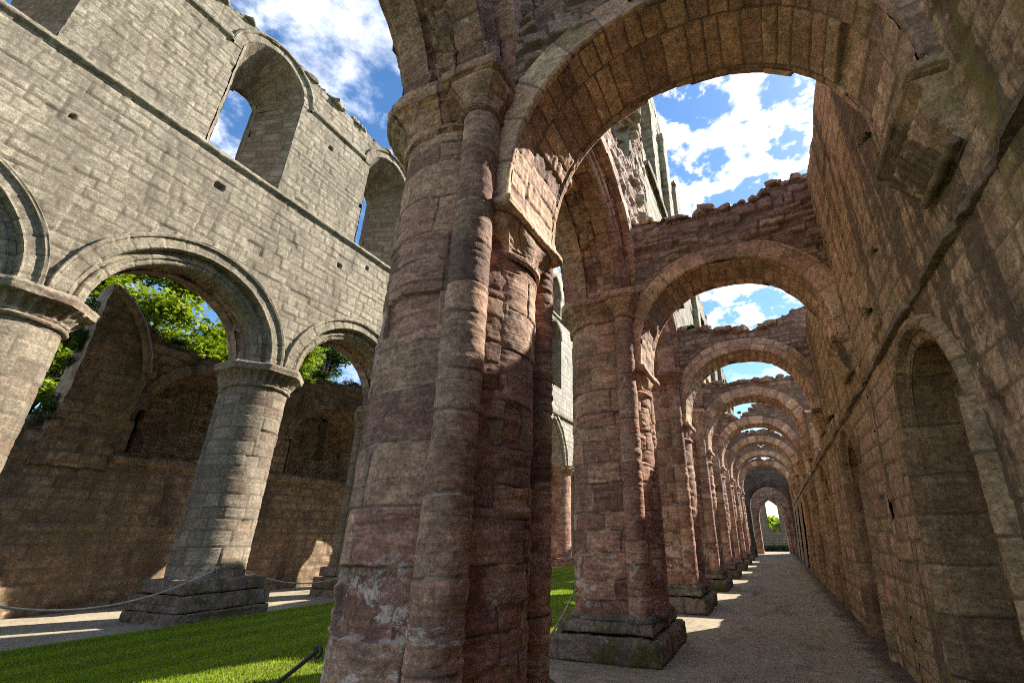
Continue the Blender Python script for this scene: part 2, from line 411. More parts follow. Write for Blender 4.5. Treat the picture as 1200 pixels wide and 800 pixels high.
M_GPIER = stone('grey_pier_stone', [(.17,.11,.08),(.21,.16,.11),(.24,.195,.14),(.26,.215,.15),(.23,.15,.105)], mortar=(.1,.08,.06), gain=.9, dark=(.08,.065,.048), dark_amt=.45, lichen=.6, green=.35, strata=.6)
M_WALL = stone('stained_aisle_wall', [(.21,.135,.08),(.31,.205,.12),(.39,.255,.15),(.43,.3,.185),(.29,.2,.12)], mortar=(.12,.08,.05), dark=(.036,.028,.02), dark_amt=.6, streak=.75,
               lichen=.7, lichen_col=(.43,.36,.27), green=.75, green_col=(.15,.12,.035), strata=.35, mort_amt=.85, blotch=(.46,.255,.155), blotch_amt=.7, gtop=2.2, bv=.22, gain=1.12)
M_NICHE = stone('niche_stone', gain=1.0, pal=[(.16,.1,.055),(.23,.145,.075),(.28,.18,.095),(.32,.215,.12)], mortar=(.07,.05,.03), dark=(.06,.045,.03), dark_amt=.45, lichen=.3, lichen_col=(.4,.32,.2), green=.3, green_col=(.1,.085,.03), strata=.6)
M_STRING = stone('weathered_string', gain=1.7, pal=[(.09,.065,.045),(.13,.09,.06),(.17,.12,.08)], mortar=(.05,.04,.03), dark=(.04,.03,.022), dark_amt=.6, lichen=.4, green=.6, green_col=(.07,.07,.025), strata=.5, gtop=9)
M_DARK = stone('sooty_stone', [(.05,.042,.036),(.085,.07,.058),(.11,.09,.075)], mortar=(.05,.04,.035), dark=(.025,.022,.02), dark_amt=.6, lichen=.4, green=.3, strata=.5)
M_AISLE = stone('brown_far_aisle_stone', [(.13,.085,.055),(.19,.125,.08),(.24,.165,.105),(.3,.21,.135)], mortar=(.09,.065,.045), dark=(.03,.023,.018), dark_amt=.9, streak=.3,
                lichen=.8, lichen_col=(.4,.33,.26), green=.5, green_col=(.075,.06,.025), strata=.5, bv=.4, mort_amt=.7, gain=1.25)
M_PALE = stone('pale_ashlar', [(.33,.3,.24),(.4,.36,.29),(.44,.4,.32)], mortar=(.17,.15,.12), dark=(.16,.14,.115), dark_amt=.5, lichen=.2, green=.1, strata=.3, streak=.3)
M_BASE = stone('mossy_base_stone', [(.12,.085,.065),(.17,.12,.092),(.21,.155,.12),(.17,.14,.11)], mortar=(.06,.05,.035), dark=(.04,.034,.026), dark_amt=.6, lichen=.8, green=1., green_col=(.075,.075,.022), strata=.5, gtop=1.1)

def simple(name, col, rough=.8):
    m, nt, bs = nodes(name); g = G(nt)
    n = g.noise(9, 4); c = g.mix(1, col, g.ramp(n, [(.3, .7), (.7, 1.25)]), 'MULTIPLY')
    g.link(c, bs.inputs['Base Color']); bs.inputs['Roughness'].default_value = rough
    return m
M_ROPE = simple('rope_fibre', (.5,.42,.31)); M_CHAIN = simple('dark_rope', (.06,.055,.05)); M_IRON = simple('iron', (.04,.038,.036), .6)
M_BARK = simple('bark', (.09,.07,.05))

def leaf_mat(name, c1, c2, stripes=False):
    m, nt, bs = nodes(name); g = G(nt)
    n = g.noise(.55, 3); oi = nt.nodes.new('ShaderNodeAttribute'); oi.attribute_name = 'blk'
    sp = nt.nodes.new('ShaderNodeSeparateColor'); g.link(oi.outputs['Color'], sp.inputs[0])
    f = g.math('ADD', g.math('MULTIPLY', n, .5), g.math('MULTIPLY', sp.outputs[0], .5))
    c = g.ramp(f, [(.25, c1), (.75, c2)])
    if stripes:
        sw = g.step(g.math('SINE', g.math('MULTIPLY', g.sep(g.pos)[0], 6.6)), -.35, .35); c = g.mix(sw, c, g.mix(1, c, (1.4,1.3,1.15), 'MULTIPLY'))
        pt = g.step(g.noise(.7, 5, .65), .45, .7); c = g.mix(g.math('MULTIPLY', pt, .55), c, (.2,.19,.03))
    g.link(c, bs.inputs['Base Color']); bs.inputs['Roughness'].default_value = .55; bs.inputs['Specular IOR Level'].default_value = .3
    tr = nt.nodes.new('ShaderNodeBsdfTranslucent'); g.link(g.mix(1, c, (1.1,1.25,.4), 'MULTIPLY'), tr.inputs['Color'])
    mx = nt.nodes.new('ShaderNodeMixShader'); mx.inputs[0].default_value = .45
    out = [n_ for n_ in nt.nodes if n_.type == 'OUTPUT_MATERIAL'][0]
    g.link(bs.outputs[0], mx.inputs[1]); g.link(tr.outputs[0], mx.inputs[2]); g.link(mx.outputs[0], out.inputs[0])
    return m
M_LEAF = leaf_mat('bright_leaves', (.12,.19,.012), (.34,.37,.03)); M_LEAF2 = leaf_mat('conifer_needles', (.03,.06,.022), (.09,.13,.045)); M_FERN = leaf_mat('fern_leaves', (.03,.05,.012), (.08,.11,.02))
M_MOSS = leaf_mat('moss_tufts', (.1,.11,.02), (.28,.24,.03))

def ground_mat(name, c1, c2, kind):
    m, nt, bs = nodes(name); g = G(nt)
    n = g.noise(1.2, 6, .65); fine = g.noise(60, 5, .7); mid = g.noise(9, 5, .65)
    c = g.ramp(n, [(.3, c1), (.7, c2)])
    if kind == 'gravel':
        v = g.voro(55); c = g.mix(1, c, g.ramp(v, [(.0, 1.1), (.5, .9)]), 'MULTIPLY')
        c = g.mix(1, c, g.ramp(mid, [(.3, .7), (.7, 1.25)]), 'MULTIPLY')
        sp = g.step(g.voro(24, g.scaled(1,1,1,(3,3,0))), .16, .1); c = g.mix(g.math('MULTIPLY', sp, .5), c, (.42,.38,.32))
        lf = g.step(g.voro(9, g.scaled(1.3,1,1,(5,3,0))), .07, .05); c = g.mix(g.math('MULTIPLY', lf, .6), c, (.09,.06,.03))
        dp = g.step(g.noise(.9, 5, .6, g.scaled(1.6,.5,1,(4,8,0))), .55, .68); c = g.mix(g.math('MULTIPLY', dp, .55), c, (.06,.05,.035))
        gr = g.step(g.noise(.8, 5, .6, g.scaled(1,1,1,(14,8,0))), .58, .7); c = g.mix(g.math('MULTIPLY', gr, .45), c, (.075,.075,.025))
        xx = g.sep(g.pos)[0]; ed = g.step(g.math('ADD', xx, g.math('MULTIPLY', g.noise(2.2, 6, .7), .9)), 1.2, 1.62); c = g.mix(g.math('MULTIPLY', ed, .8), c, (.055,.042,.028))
        g.link(g.bump(fine, .35, .007, g.bump(v, .4, .007, g.bump(mid, .4, .03))), bs.inputs['Normal'])
    else:
        s = g.sep(g.pos)
        wv = g.math('SINE', g.math('MULTIPLY_ADD', s[0], 7.2)); 
        c = g.mix(g.math('MULTIPLY_ADD', wv, .25), c, g.mix(1, c, (1.35,1.3,1.1), 'MULTIPLY')); nt.nodes[-1].inputs[0].default_value
        c = g.mix(1, c, g.ramp(mid, [(.3, .75), (.7, 1.2)]), 'MULTIPLY'); c = g.mix(1, c, g.ramp(fine, [(.3, .6), (.7, 1.3)]), 'MULTIPLY')
        g.link(g.bump(fine, .8, .03, g.bump(mid, .3, .05)), bs.inputs['Normal'])
    g.link(c, bs.inputs['Base Color']); bs.inputs['Roughness'].default_value = .92; bs.inputs['Specular IOR Level'].default_value = .2
    return m
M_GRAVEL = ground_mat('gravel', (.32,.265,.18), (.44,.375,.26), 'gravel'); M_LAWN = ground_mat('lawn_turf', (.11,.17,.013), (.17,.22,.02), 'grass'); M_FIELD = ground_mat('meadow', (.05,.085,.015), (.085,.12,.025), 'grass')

# ------------------------------------------------------------------ layout constants
BAY = 4.526
PX = -2.46                    # near arcade centre line
PY = [3.12+BAY*k for k in range(9)]
WX = 1.42                     # aisle wall face
LX = -12.2                    # opposite arcade centre line
LF = -11.45                   # its nave face
LY0 = 7.2
LBY = [LY0+BAY*k for k in (-2, -1, 0, 1, 2)]

# ------------------------------------------------------------------ ground
def plane_sheet(name, x0, x1, y0, y1, z, mat, res, amp=.0, kind='structure', wavy=0):
    U, V = grid2(x0, x1, y0, y1, res)
    if wavy:
        t = (U-x0)/(x1-x0); U = U + t*wavy*(vnoise(V*.8, 0, 0, 3)-.5) + (1-t)*wavy*(vnoise(V*.8, 5, 0, 4)-.5)
    P = np.stack([U, V, z+amp*(fbm(U*.5, V*.5, 0, 4, 3)-.5)], -1)
    mb = MB(); n, m = U.shape; idx = np.arange(n*m).reshape(n, m)
    mb.add(P, np.stack([idx[:-1,:-1], idx[1:,:-1], idx[1:,1:], idx[:-1,1:]], -1).reshape(-1, 4))
    return tag(mb.build(name, mat), kind=kind)
plane_sheet('ground', -900, 900, -900, 900, -.25, M_FIELD, 60)
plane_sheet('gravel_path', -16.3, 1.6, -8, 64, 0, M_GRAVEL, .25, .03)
plane_sheet('lawn', -11.15, -3.5, -8, 46, .035, M_LAWN, .2, .03, wavy=.25)
# mown blades
def blades():
    rng = np.random.RandomState(4)
    n = 170000
    x = -11.15+rng.rand(n)*7.65; y = 1.5+(rng.rand(n)**1.7)*27
    e = .12*np.sin(y*1.7)+.1*np.sin(y*4.1+1); ok = (x > -11.1+e*.5) & (x < -3.52+e*.5); x, y = x[ok], y[ok]; n = len(x)
    h = .025+.03*rng.rand(n); a = rng.rand(n)*6.28; w = .006+.006*rng.rand(n)
    z = .035+.03*(fbm(x*.5, y*.5, 0, 4, 3)-.5)-.004
    dx, dy = np.cos(a)*w, np.sin(a)*w; lx, ly = (rng.rand(n)-.5)*.05, (rng.rand(n)-.5)*.05
    P = np.stack([np.stack([x-dx, y-dy, z], -1), np.stack([x+dx, y+dy, z], -1), np.stack([x+lx, y+ly, z+h], -1)], 1)
    mb = MB(); A = np.repeat(np.stack([rng.rand(n), 0*x, rng.rand(n), rng.rand(n)], -1)[:,None,:], 3, 1)
    mb.add(P, np.arange(3*n).reshape(n, 3), A)
    tag(mb.build('grass_blades', M_BLADE, smooth=False), kind='stuff')
M_BLADE = leaf_mat('grass_blade', (.15,.225,.014), (.28,.34,.024), True)
blades()

# ------------------------------------------------------------------ near piers
def cushion(mb, cx, cy, r0, z0, hx, hy, z1, seed, res, scallops=0, n=5.):
    """block capital: from a round shaft to a rectangle"""
    nt = int(2*math.pi*max(hx, hy)/res)+24; nv = max(6, int((z1-z0)*1.5/res))
    T, S = np.meshgrid(np.linspace(0, 2*math.pi, nt), np.linspace(0, 1, nv), indexing='ij')
    c, q = np.cos(T), np.sin(T)
    def se(v, p): return np.sign(v)*np.abs(v)**p
    k = sst(0, .9, S)
    p = 1-(1-2/n)*k
    ex = r0*(1-k)+hx*k; ey = r0*(1-k)+hy*k
    if scallops: 
        mo = 1-.10*(np.abs(np.sin(T*scallops/2))**.7)*np.sin(np.clip(S*1.15, 0, 1)*math.pi)**.6; ex = ex*mo; ey = ey*mo
    P = np.stack([cx+ex*se(c, p), cy+ey*se(q, p), z0+(z1-z0)*S], -1)
    aw = P.copy(); aw[...,0] = cx; aw[...,1] = cy; aw[...,2] -= .0
    mb.sheet(P, T*max(hx, hy), S*(z1-z0), SMOOTH, seed, away=aw, wob=.012)

def make_pier(loc, label, res, seed, group):
    t = thing('stone_pier', loc, label, 'pier', group)
    pl = MB()
    box(pl, -.82, .84, -.96, .96, -.03, .31, dict(SMOOTH, l=(.45,.8), h=(.5,.6), jd=.025, rough=.02), res*1.3, seed, wob=.022, rnd=.03)
    box(pl, -.72, .76, -.86, .86, .31, .47, dict(SMOOTH, l=(.4,.7), h=(.5,.6), jd=.02, rough=.02), res*1.3, seed+50, wob=.018, taper=.05, rnd=.03)
    for (cx, cy, r) in ((0, 0, .7), (.27, 0, .46), (.5, -.6, .17), (.5, .6, .17)):
        revolve(pl, cx, cy, [(r+.0, .45), (r+.05, .46), (r+.065, .49), (r+.05, .525), (r+.01, .55), (r-.01, .56)], SMOOTH, res*1.4, seed+int(cx*10+cy*30)+70, wob=.012)
    pl.build('plinth', M_BASE, t)
    W = dict(WORN, jw=max(.017, res*1.6))
    d = MB(); revolve(d, 0, 0, [(.705, .53), (.695, 2.), (.70, 5.3)], W, res, seed+1, ang=(-math.pi*1.75, math.pi*.25), wob=.014); d.build('drum', M_PIER, t)
    d = MB(); revolve(d, .27, 0, [(.46, .53), (.455, 4.0)], dict(W, er=.022), res, seed+2, ang=(-math.pi*.75, math.pi*.75), wob=.008); d.build('respond', M_PIER, t)
    for k, sy in enumerate((-.6, .6)):
        d = MB(); revolve(d, .5, sy, [(.165, .53), (.16, 2.5), (.165, 5.24)], dict(W, l=(3, 4), h=(.25,.6), A=.004, jd=.009, er=.012, tilt=.002, lost=.0), res, seed+3+k, wob=.009); d.build('shaft', M_PIER, t)
        d = MB()
        revolve(d, .5, sy, [(.165, 5.21), (.195, 5.225), (.2, 5.25), (.17, 5.275)], SMOOTH, res, seed+8+k)
        cushion(d, .5, sy, .17, 5.27, .27, .27, 5.56, seed+10+k, res*.8, scallops=8)
        box(d, .16, .80, sy-.31, sy+.31, 5.56, 5.74, SMOOTH, res, seed+13+k, wob=.02, bottom=True, rnd=.03)
        d.build('shaft_capital', M_PIER, t)
    d = MB()
    def octo(T, r, z): return np.where(z > 5.5, r*(1+.05*(np.cos(T*4)*-1)), r*(1-.03*np.abs(np.sin(T*9))*(z > 5.33)))
    revolve(d, 0, 0, [(.69, 5.18), (.735, 5.2), (.74, 5.25), (.70, 5.275), (.72, 5.33), (.80, 5.46), (.86, 5.55), (.9, 5.57), (.91, 5.7), (.84, 5.75), (.4, 5.752)], dict(SMOOTH, A=.03, rough=.02), res, seed+20, mod=octo, wob=.025)
    d.build('drum_capital', M_PIER, t)
    d = MB()
    cushion(d, .29, 0, .45, 3.93, .48, .52, 4.23, seed+30, res*.8, scallops=10)
    revolve(d, .27, 0, [(.46, 3.88), (.49, 3.9), (.495, 3.93), (.46, 3.955)], SMOOTH, res, seed+31)
    box(d, -.1, .82, -.56, .56, 4.235, 4.35, SMOOTH, res, seed+32, wob=.01, bottom=True, rnd=.015)
    d.build('impost', M_ARCH, t)
    return t
GP = 'piers between the aisle and the lawn'
plab = ['huge weathered sandstone pier with clustered shafts, nearest the camera',
        'second stone pier along the path, rope hooked to its side, on a mossy stepped plinth',
        'third stone pier from the camera beside the gravel path', 'fourth stone pier from the camera beside the gravel path', 'fifth stone pier from the camera beside the gravel path',
        'sixth stone pier from the camera beside the gravel path', 'seventh stone pier from the camera beside the gravel path', 'farthest stone pier of the row beside the gravel path']
make_pier((PX, PY[0], 0), plab[0], .0095, 100, GP)
make_pier((PX, PY[1], 0), plab[1], .017, 310, GP)
p2 = make_pier((PX, PY[2], 0), plab[2], .035, 520, GP); p3 = make_pier((PX, PY[3], 0), plab[3], .04, 730, GP)
for k in range(4, 8): copy_tree((p2, p3)[k % 2], (PX, PY[k], 0), plab[k])

# ------------------------------------------------------------------ near arcade wall (arches + clerestory)
def wall_yz(mb, xf, y0, y1, z0, z1, top, res, st, seed, ref, arches=(), dl=.3, holes=(), shape=None, resz=None, wob=.0):
    """face in the y/z plane at x=xf with arched openings cut; arches: list of (Arch, yc, zbottom)"""
    Y, Z = grid2(y0, y1, z0, z1, res, resz)
    Zc = np.minimum(Z, top(Y)) if top is not None else Z
    X = np.full_like(Y, xf) if shape is None else shape(Y, Zc)
    yc = (Y[:-1,:-1]+Y[1:,1:])/2; zc = (Zc[:-1,:-1]+Zc[1:,1:])/2
    mask = (Z[:-1,:-1] < (top(yc) if top is not None else 1e9))
    for (A, c, zb) in arches: mask &= ~(A.inside(yc-c, zc, dl) & (zc > zb))
    mb.sheet(np.stack([X, Y, Zc], -1), Y, Zc, st, seed, ref=ref, mask=mask, holes=holes, wob=wob)
def wall_top(mb, x0, x1, y0, y1, top, res, seed):
    X, Y = grid2(x0, x1, y0, y1, .12, res)
    Z = top(Y)-.02+.06*(fbm(X*4, Y*4, 0, 3, seed)-.3)*np.clip(np.minimum(X-x0, x1-X)/.15, 0, 1)
    mb.sheet(np.stack([X, Y, Z], -1), X, Y, dict(RUBBLE, A=.08), seed, ref=(0, 0, 900), pin=edgepin(X, Y, .05))
def ragged(base, amp, seed, fr=1.3):
    def f(y):
        q = np.floor(y*3.1)/3.1
        return base(y) + amp*(fbm(y*fr, 0, 0, 3, seed)-.5)*2 + .5*amp*(vnoise(q*7, 1, 0, seed+5)-.5)
    return f
NA = Arch(1.60, 1.72, 5.74)
def arch_orders(t, A, yc, xf, xb, seed, res, mat_name=None, mat=None, hood=True, backres=None, zref=5.):
    """mouldings of an arcade arch between faces xf and xb (xf on the viewed side)"""
    s = 1 if xf > xb else -1
    place = lambda a, d, h: (xf+s*d, yc+a, h)
    mb = MB()
    f = [(.62, -.02), (.62, .07), (.6, .085), (.545, .07), (.53, .012)] if hood else [(.6, -.02), (.6, .012)]
    f += [(.34, .012), (.325, .02), (.305, .012), (.29, -.02), (.285, -.2)]
    sweep(mb, A, f, place, dict(VOUSS, h=(.9, 1.2)), res, seed, ref=(xf+s*6, yc, zref), pres=res*.8)
    f = [(.285, -.2), (.2, -.2), (.19, -.17), (.15, -.15), (.11, -.17), (.1, -.21), (.03, -.22), (.0, -.25), (.0, -.58)]
    sweep(mb, A, f, place, dict(VOUSS, h=(.9, 1.2)), res, seed+1, ref=(xf+s*3, yc, zref-1.5), pres=res*.8)
    ob1 = mb.build('arch_orders', mat or M_GREY)
    W = abs(xf-xb)
    mb = MB()
    sweep(mb, A, [(.0, -.57), (.035, -.58), (.035, -W+.58), (0, -W+.57)], place, dict(RUBBLE, l=(.12,.3), h=(.1,.2)), res, seed+2, ref=(xf-s*W/2, yc, zref-2))
    sweep(mb, A, [(.0, -W+.58), (0, -W+.25), (.03, -W+.22), (.285, -W+.2), (.285, -W+.0), (.5, -W-.01), (.6, -W-.01)], place, dict(VOUSS, h=(.9,1.2)), backres or res*1.5, seed+3, ref=(xf-s*(W+3), yc, zref-2))
    ob2 = mb.build('soffit', M_RUB if mat is None else mat)
    for o in (ob1, ob2): at(t, o)

na = thing('arcade_wall', (PX, 12, 5.74), 'tall broken red stone wall carried on the piers beside the path', 'wall')
def base_na(y): return np.interp(y, [-6, 4.2, 4.9, 6.8, 7.35, 7.8, 8.3, 9.0, 13.1, 13.35, 15.3, 15.5, 16.8, 17.2, 40], [10.5, 10.5, 8.9, 8.7, 9.2, 11.2, 13.6, 16.6, 16.1, 11.6, 11.4, 15.6, 15.5, 12.4, 12.2])  # notch and low far end are shaped to let sun reach the opposite piers
top_na = ragged(base_na, .22, 61)
bayc = [PY[0]-BAY/2+BAY*k for k in range(9)]
win_n = Arch(.62, .8, 14.1)
arcs = [(NA, c, 0) for c in bayc]; wins = [(win_n, c, 11.2) for c in bayc[2:3]]
mb = MB()
wall_yz(mb, -1.7, -.4, 5.3, 5.72, 10.9, top_na, .025, dict(WORN, A=.03, er=.012), 900, (5, 2, 6), arcs)
at(na, mb.build('wall_face', M_PIER)); mb = MB()
wall_yz(mb, -1.7, 5.3, 8.9, 5.72, 17, top_na, .035, dict(RUBBLE, A=.09), 901, (5, 7, 9), arcs)
at(na, mb.build('torn_face', M_RUB)); mb = MB()
wall_yz(mb, -1.7, 8.9, 12, 5.72, 17, top_na, .05, dict(OLD, A=.03), 901, (5, 9, 9), arcs+wins)
wall_yz(mb, -1.7, 12, 37.5, 5.72, 17, top_na, .09, dict(OLD, A=.03, jw=.07), 902, (5, 20, 9), arcs+wins)
wall_yz(mb, -3.22, -.4, 37.5, 5.72, 17, top_na, .12, dict(OLD, jw=.1), 903, (-9, 14, 9), arcs+wins)
wall_top(mb, -3.22, -1.7, -.4, 37.5, top_na, .08, 904)
for c in bayc[2:3]:
    sweep(mb, win_n, [(.32, -1.52), (.3, -1.5), (.3, -.2), (.3, 0), (.34, .02)], lambda a, d, h, c=c: (-1.7+d, c+a, h), VOUSS, .08, int(c*10), ref=(-2.4, c, 13))
    for sd in (-1, 1):
        Yj, Zj = grid2(-3.2, -1.7, 11.2, 14.1, .09); mb.sheet(np.stack([Yj, np.full_like(Yj, c+sd*.92), Zj], -1), Yj, Zj, OLD, 33, ref=(-2.4, c, 13))
at(na, mb.build('clerestory_face', M_GREY))
for k, c in enumerate(bayc[:8]):
    arch_orders(na, NA, c, -1.7, -3.22, 950+k*11, .022 if k < 2 else (.04 if k < 4 else .08), mat=M_PIER, hood=False)
# flat pilasters and strings on the upper wall
mb = MB()
for k in range(2, 7): box(mb, -1.72, -1.5, PY[k]-.35, PY[k]+.35, 8.0, (14.6, 11.2, 11.2, 11.2, 11.2)[k-2], ASHLAR, .07, 40+k, wob=.03)
at(na, mb.build('pilaster', M_GREY))
mb = MB(); box(mb, -1.72, -1.56, 9.0, 36, 10.55, 10.75, SMOOTH, .06, 77, wob=.03); at(na, mb.build('string_course', M_GREY))
# torn rubble core at the broken end above the second pier
mb = MB(); rng = np.random.RandomState(9); pts = []
for k in range(330):
    z = 7.4+rng.rand()*5.2; y = float(np.interp(z, [7.4, 8.6, 11, 13], [8.5, 7.6, 7.85, 8.2]))+rng.normal()*.16
    pts.append((-1.75-rng.rand()*1.3+.22*rng.rand(), y, z))
rocks(mb, pts, .19, 3, .6, rng); at(na, mb.build('rubble_core', M_GPIER))
mb = MB(); rng = np.random.RandomState(19); pts = []
for k in range(200):
    y = 5+rng.rand()*32; pts.append((-1.75-rng.rand()*1.4, y, float(top_na(np.array([y]))[0])+.02))
rocks(mb, pts, .17, 4, .6, rng); at(na, mb.build('coping_rubble', M_RUB))

# ------------------------------------------------------------------ transverse arches
TA = Arch(1.51, 1.72, 4.35, n=2.25); TC = -.2
tops = [lambda x: 8.6+0*x,
        lambda x: np.interp(x, [-1.7, -.7, .4, 1.0, 1.42], [7.25, 7.2, 7.15, 7.3, 7.42]),
        lambda x: np.interp(x, [-1.7, -.9, -.2, .2, 1.0, 1.42], [7.0, 6.85, 6.6, 6.6, 6.78, 7.0]),
        lambda x: np.interp(x, [-1.7, -.9, 1.42], [6.7, 6.6, 6.55])] + [(lambda x, a=a, b=b: 6.62+a+.22*np.sin(x*1.7+b)+.12*np.sin(x*4+b*3)) for a, b in ((.05, .4), (-.12, 2.1), (.2, 4.), (-.05, 5.2), (.1, 1.2), (0, 0))]
tlab = ['great round arch overhead, nearest the camera, with large pale voussoirs',
        'second round arch over the path with a thick rubble wall on top against the clouds',
        'third round arch over the path, its rubble top dipping in the middle',
        'fourth round arch over the path, moss tufts on its top',
        'fifth round arch in the row over the path', 'sixth round arch in the row over the path', 'seventh round arch in the row over the path', 'eighth and farthest round arch in the row over the path']
def make_transverse(k, res, seed):
    y0 = PY[k]-.48; y1 = y0+.94
    t = thing('aisle_arch', (TC, PY[k], 4.35), tlab[k], 'arch', 'round arches across the aisle')
    base = tops[k]
    q = lambda x: base(x)+.10*(fbm(x*2.2+k*5, 0, 0, 3, 70+k)-.5)*2+.1*(vnoise(np.floor(x*5.3)*3.3, 2, 0, seed)-.5)
    mb = MB()
    for yy, ref, rs in ((y0, (0, y0-9, 6), res), (y1, (0, y1+9, 6), res*1.6)):
        X, Z = grid2(-1.72, WX+.3, 4.3, 9.2 if k == 0 else 8.0, rs)
        Zc = np.minimum(Z, q(X)); xc = (X[:-1,:-1]+X[1:,1:])/2; zc = (Zc[:-1,:-1]+Zc[1:,1:])/2
        mask = (Z[:-1,:-1] < q(xc)) & ~TA.inside(xc-TC, zc, .13)
        mb.sheet(np.stack([X, np.full_like(X, yy), Zc], -1), X, Zc, dict(RUBBLE, jw=max(.035, rs*1.3)), seed, ref=ref, mask=mask)
    X, Y = grid2(-1.72, WX+.3, y0, y1, max(res, .03))
    mb.sheet(np.stack([X, Y, q(X)-.01], -1), X, Y, RUBBLE, seed+1, ref=(0, 0, 900), pin=edgepin(X, Y, .05))
    mb.build('rubble_wall', M_RUB); o = COL.objects[-1]; at(t, o)
    mb = MB(); rng = np.random.RandomState(seed); pts = []
    for i in range(70 if k < 5 else 30):
        x = -1.7+rng.rand()*3.1; pts.append((x, y0+.02+rng.rand()*.9*(rng.rand() > .35), float(q(np.array([x]))[0])+.015))
    rocks(mb, pts, .14, seed, .6, rng); at(t, mb.build('coping_rubble', M_RUB))
    mb = MB(); pl = lambda a, d, h: (TC+a, y0+d, h)
    ring = dict(VOUSS, h=(.9, 1.2), l=(.28,.5), A=.008, jd=.01, jw=max(.022, res))
    sweep(mb, TA, [(.33, .03), (.325, -.022), (.015, -.03), (.0, -.01), (.0, .03)], pl, ring, res, seed+2, ref=(TC, y0-4, 3.5), pres=res)
    sweep(mb, TA, [(.33, .91), (.325, .962), (.015, .97), (.0, .95), (.0, .9)], pl, ring, res*1.4, seed+3, ref=(TC, y0+5, 3.5), pres=res)
    at(t, mb.build('voussoir_ring', M_ARCH))
    mb = MB(); sweep(mb, TA, [(.0, .02), (.0, .92)], pl, dict(VOUSS, h=(.36,.56), l=(.13,.21), jw=max(.02, res*1.2), jd=.02, A=.02, rough=.012, er=.008, lost=.05), res, seed+4, ref=(TC, PY[k], 3.5))
    at(t, mb.build('soffit', M_ARCH))
    # corbel on the aisle wall
    mb = MB()
    box(mb, 1.2, 1.5, y0-.04, y1+.04, 4.25, 4.36, SMOOTH, res, seed+5, wob=.012, bottom=True, rnd=.015)
    def cx_(V): 
        return np.interp(V, [3.8, 3.85, 4.12, 4.16, 4.25], [1.43, 1.37, 1.25, 1.29, 1.22])
    U, V = grid2(y0+.02, y1-.02, 3.8, 4.25, res)
    mb.sheet(np.stack([cx_(V)-.016*np.abs(np.sin((U-y0-.02)*34.9))*(V > 3.88)*(V < 4.14), PY[k]+(U-PY[k])*(1-.31*np.clip((4.2-V)/.4, 0, 1)), V], -1), U, V, dict(SMOOTH, l=(2, 3), er=.01), seed+6, ref=(0, PY[k], 4), pin=edgepin(U, V, .03))
    for yy in (y0+.02, y1-.02):
        S, V = grid2(0, 1, 3.8, 4.25, .1, res)
        mb.sheet(np.stack([1.56+(cx_(V)-1.56)*S, yy+np.sign(PY[k]-yy)*.14*np.clip((4.2-V)/.4, 0, 1), V], -1), S*.2, V, SMOOTH, seed+7, ref=(1.3, yy+(yy-PY[k])*4, 4), pin=edgepin(S*.2, V, .03))
    for A_ in mb.a: A_[:, 0] = .45; A_[:, 3] = .4
    cb = MB(); yl_ = np.linspace(y0+.15, y1-.15, 30); tube(cb, np.stack([1.375+.006*np.sin(yl_*31), yl_, 3.825+.006*np.cos(yl_*23)], -1), .035, 10, True); at(t, cb.build('corbel_roll', M_STRING))
    at(t, mb.build('corbel', M_WALL))
    return t
for k in range(8): make_transverse(k, (.014, .026, .04, .055, .07, .08, .08, .08)[k], 1200+k*40)

# ------------------------------------------------------------------ aisle wall beside the path
aw = thing('aisle_wall', (WX, 5, 0), 'high stained sandstone wall along the whole path', 'wall')
def base_aw(y): return np.interp(y, [-8, 4.6, 5.1, 6.0, 6.8, 8.4, 9.0, 11.8, 12.6, 13.4, 40], [7.6, 7.4, 7.2, 7.1, 7.25, 7.3, 6.4, 6.2, 5.4, 5.3, 5.3])
def dips_aw(y):  # far bays cut low, shaped to let sun patches fall on the path
    ph = ((y-PY[0])/BAY) % 1.0
    return base_aw(y) - 1.6*sst(.2, .27, ph)*(1-sst(.73, .8, ph))*sst(12.3, 12.9, y)
top_aw = ragged(dips_aw, .12, 83)
def shape_aw(Y, Z): return WX - .19*np.clip(1-Z/3.4, 0, 1)**1.2 + .03*(fbm(Y*.6, Z*.6, 0, 3, 5)-.5)
NI = Arch(.70, .70, 2.46)
nic = [4.62+BAY*k for k in range(-1, 8)]
mb = MB()
ws = dict(OLD, h=(.19,.27), l=(.28,.6), jw=.024, jd=.016, A=.009, rough=.009, er=.006, tilt=.003, lost=.035)
holes = [(7.35, 1.9, .22, .3, .2), (6.1, 4.7, .12, .14, .15), (3.3, 5.3, .1, .12, .15), (8.6, 2.7, .16, .2, .15), (6.6, 5.6, .1, .1, .15), (10.4, 4.6, .14, .16, .15), (5.0, 4.4, .09, .1, .12)]
wall_yz(mb, WX, -2, 7, -.05, 7.9, top_aw, .022, ws, 1700, (0, 3, 3), [(NI, c, -1) for c in nic], .1, holes, shape_aw)
wall_yz(mb, WX, 7, 18, -.05, 7.9, top_aw, .045, dict(ws, jw=.05), 1701, (0, 9, 3), [(NI, c, -1) for c in nic], .1, holes, shape_aw)
wall_yz(mb, WX, 18, 41, -.05, 7.9, top_aw, .09, dict(ws, jw=.09), 1702, (0, 9, 3), [(NI, c, -1) for c in nic], .1, (), shape_aw)
wall_yz(mb, WX, -8, -2, -.05, 7.9, top_aw, .1, ws, 1703, (0, -3, 3), [], .1, (), shape_aw)
wall_yz(mb, WX+1.3, -8, 41, -.3, 7.9, top_aw, .2, ws, 1704, (9, 3, 3))
wall_top(mb, WX, WX+1.3, -8, 41, top_aw, .1, 1705)
at(aw, mb.build('wall_face', M_WALL))
def xw(z): return WX-.19*max(0, 1-z/3.4)**1.2
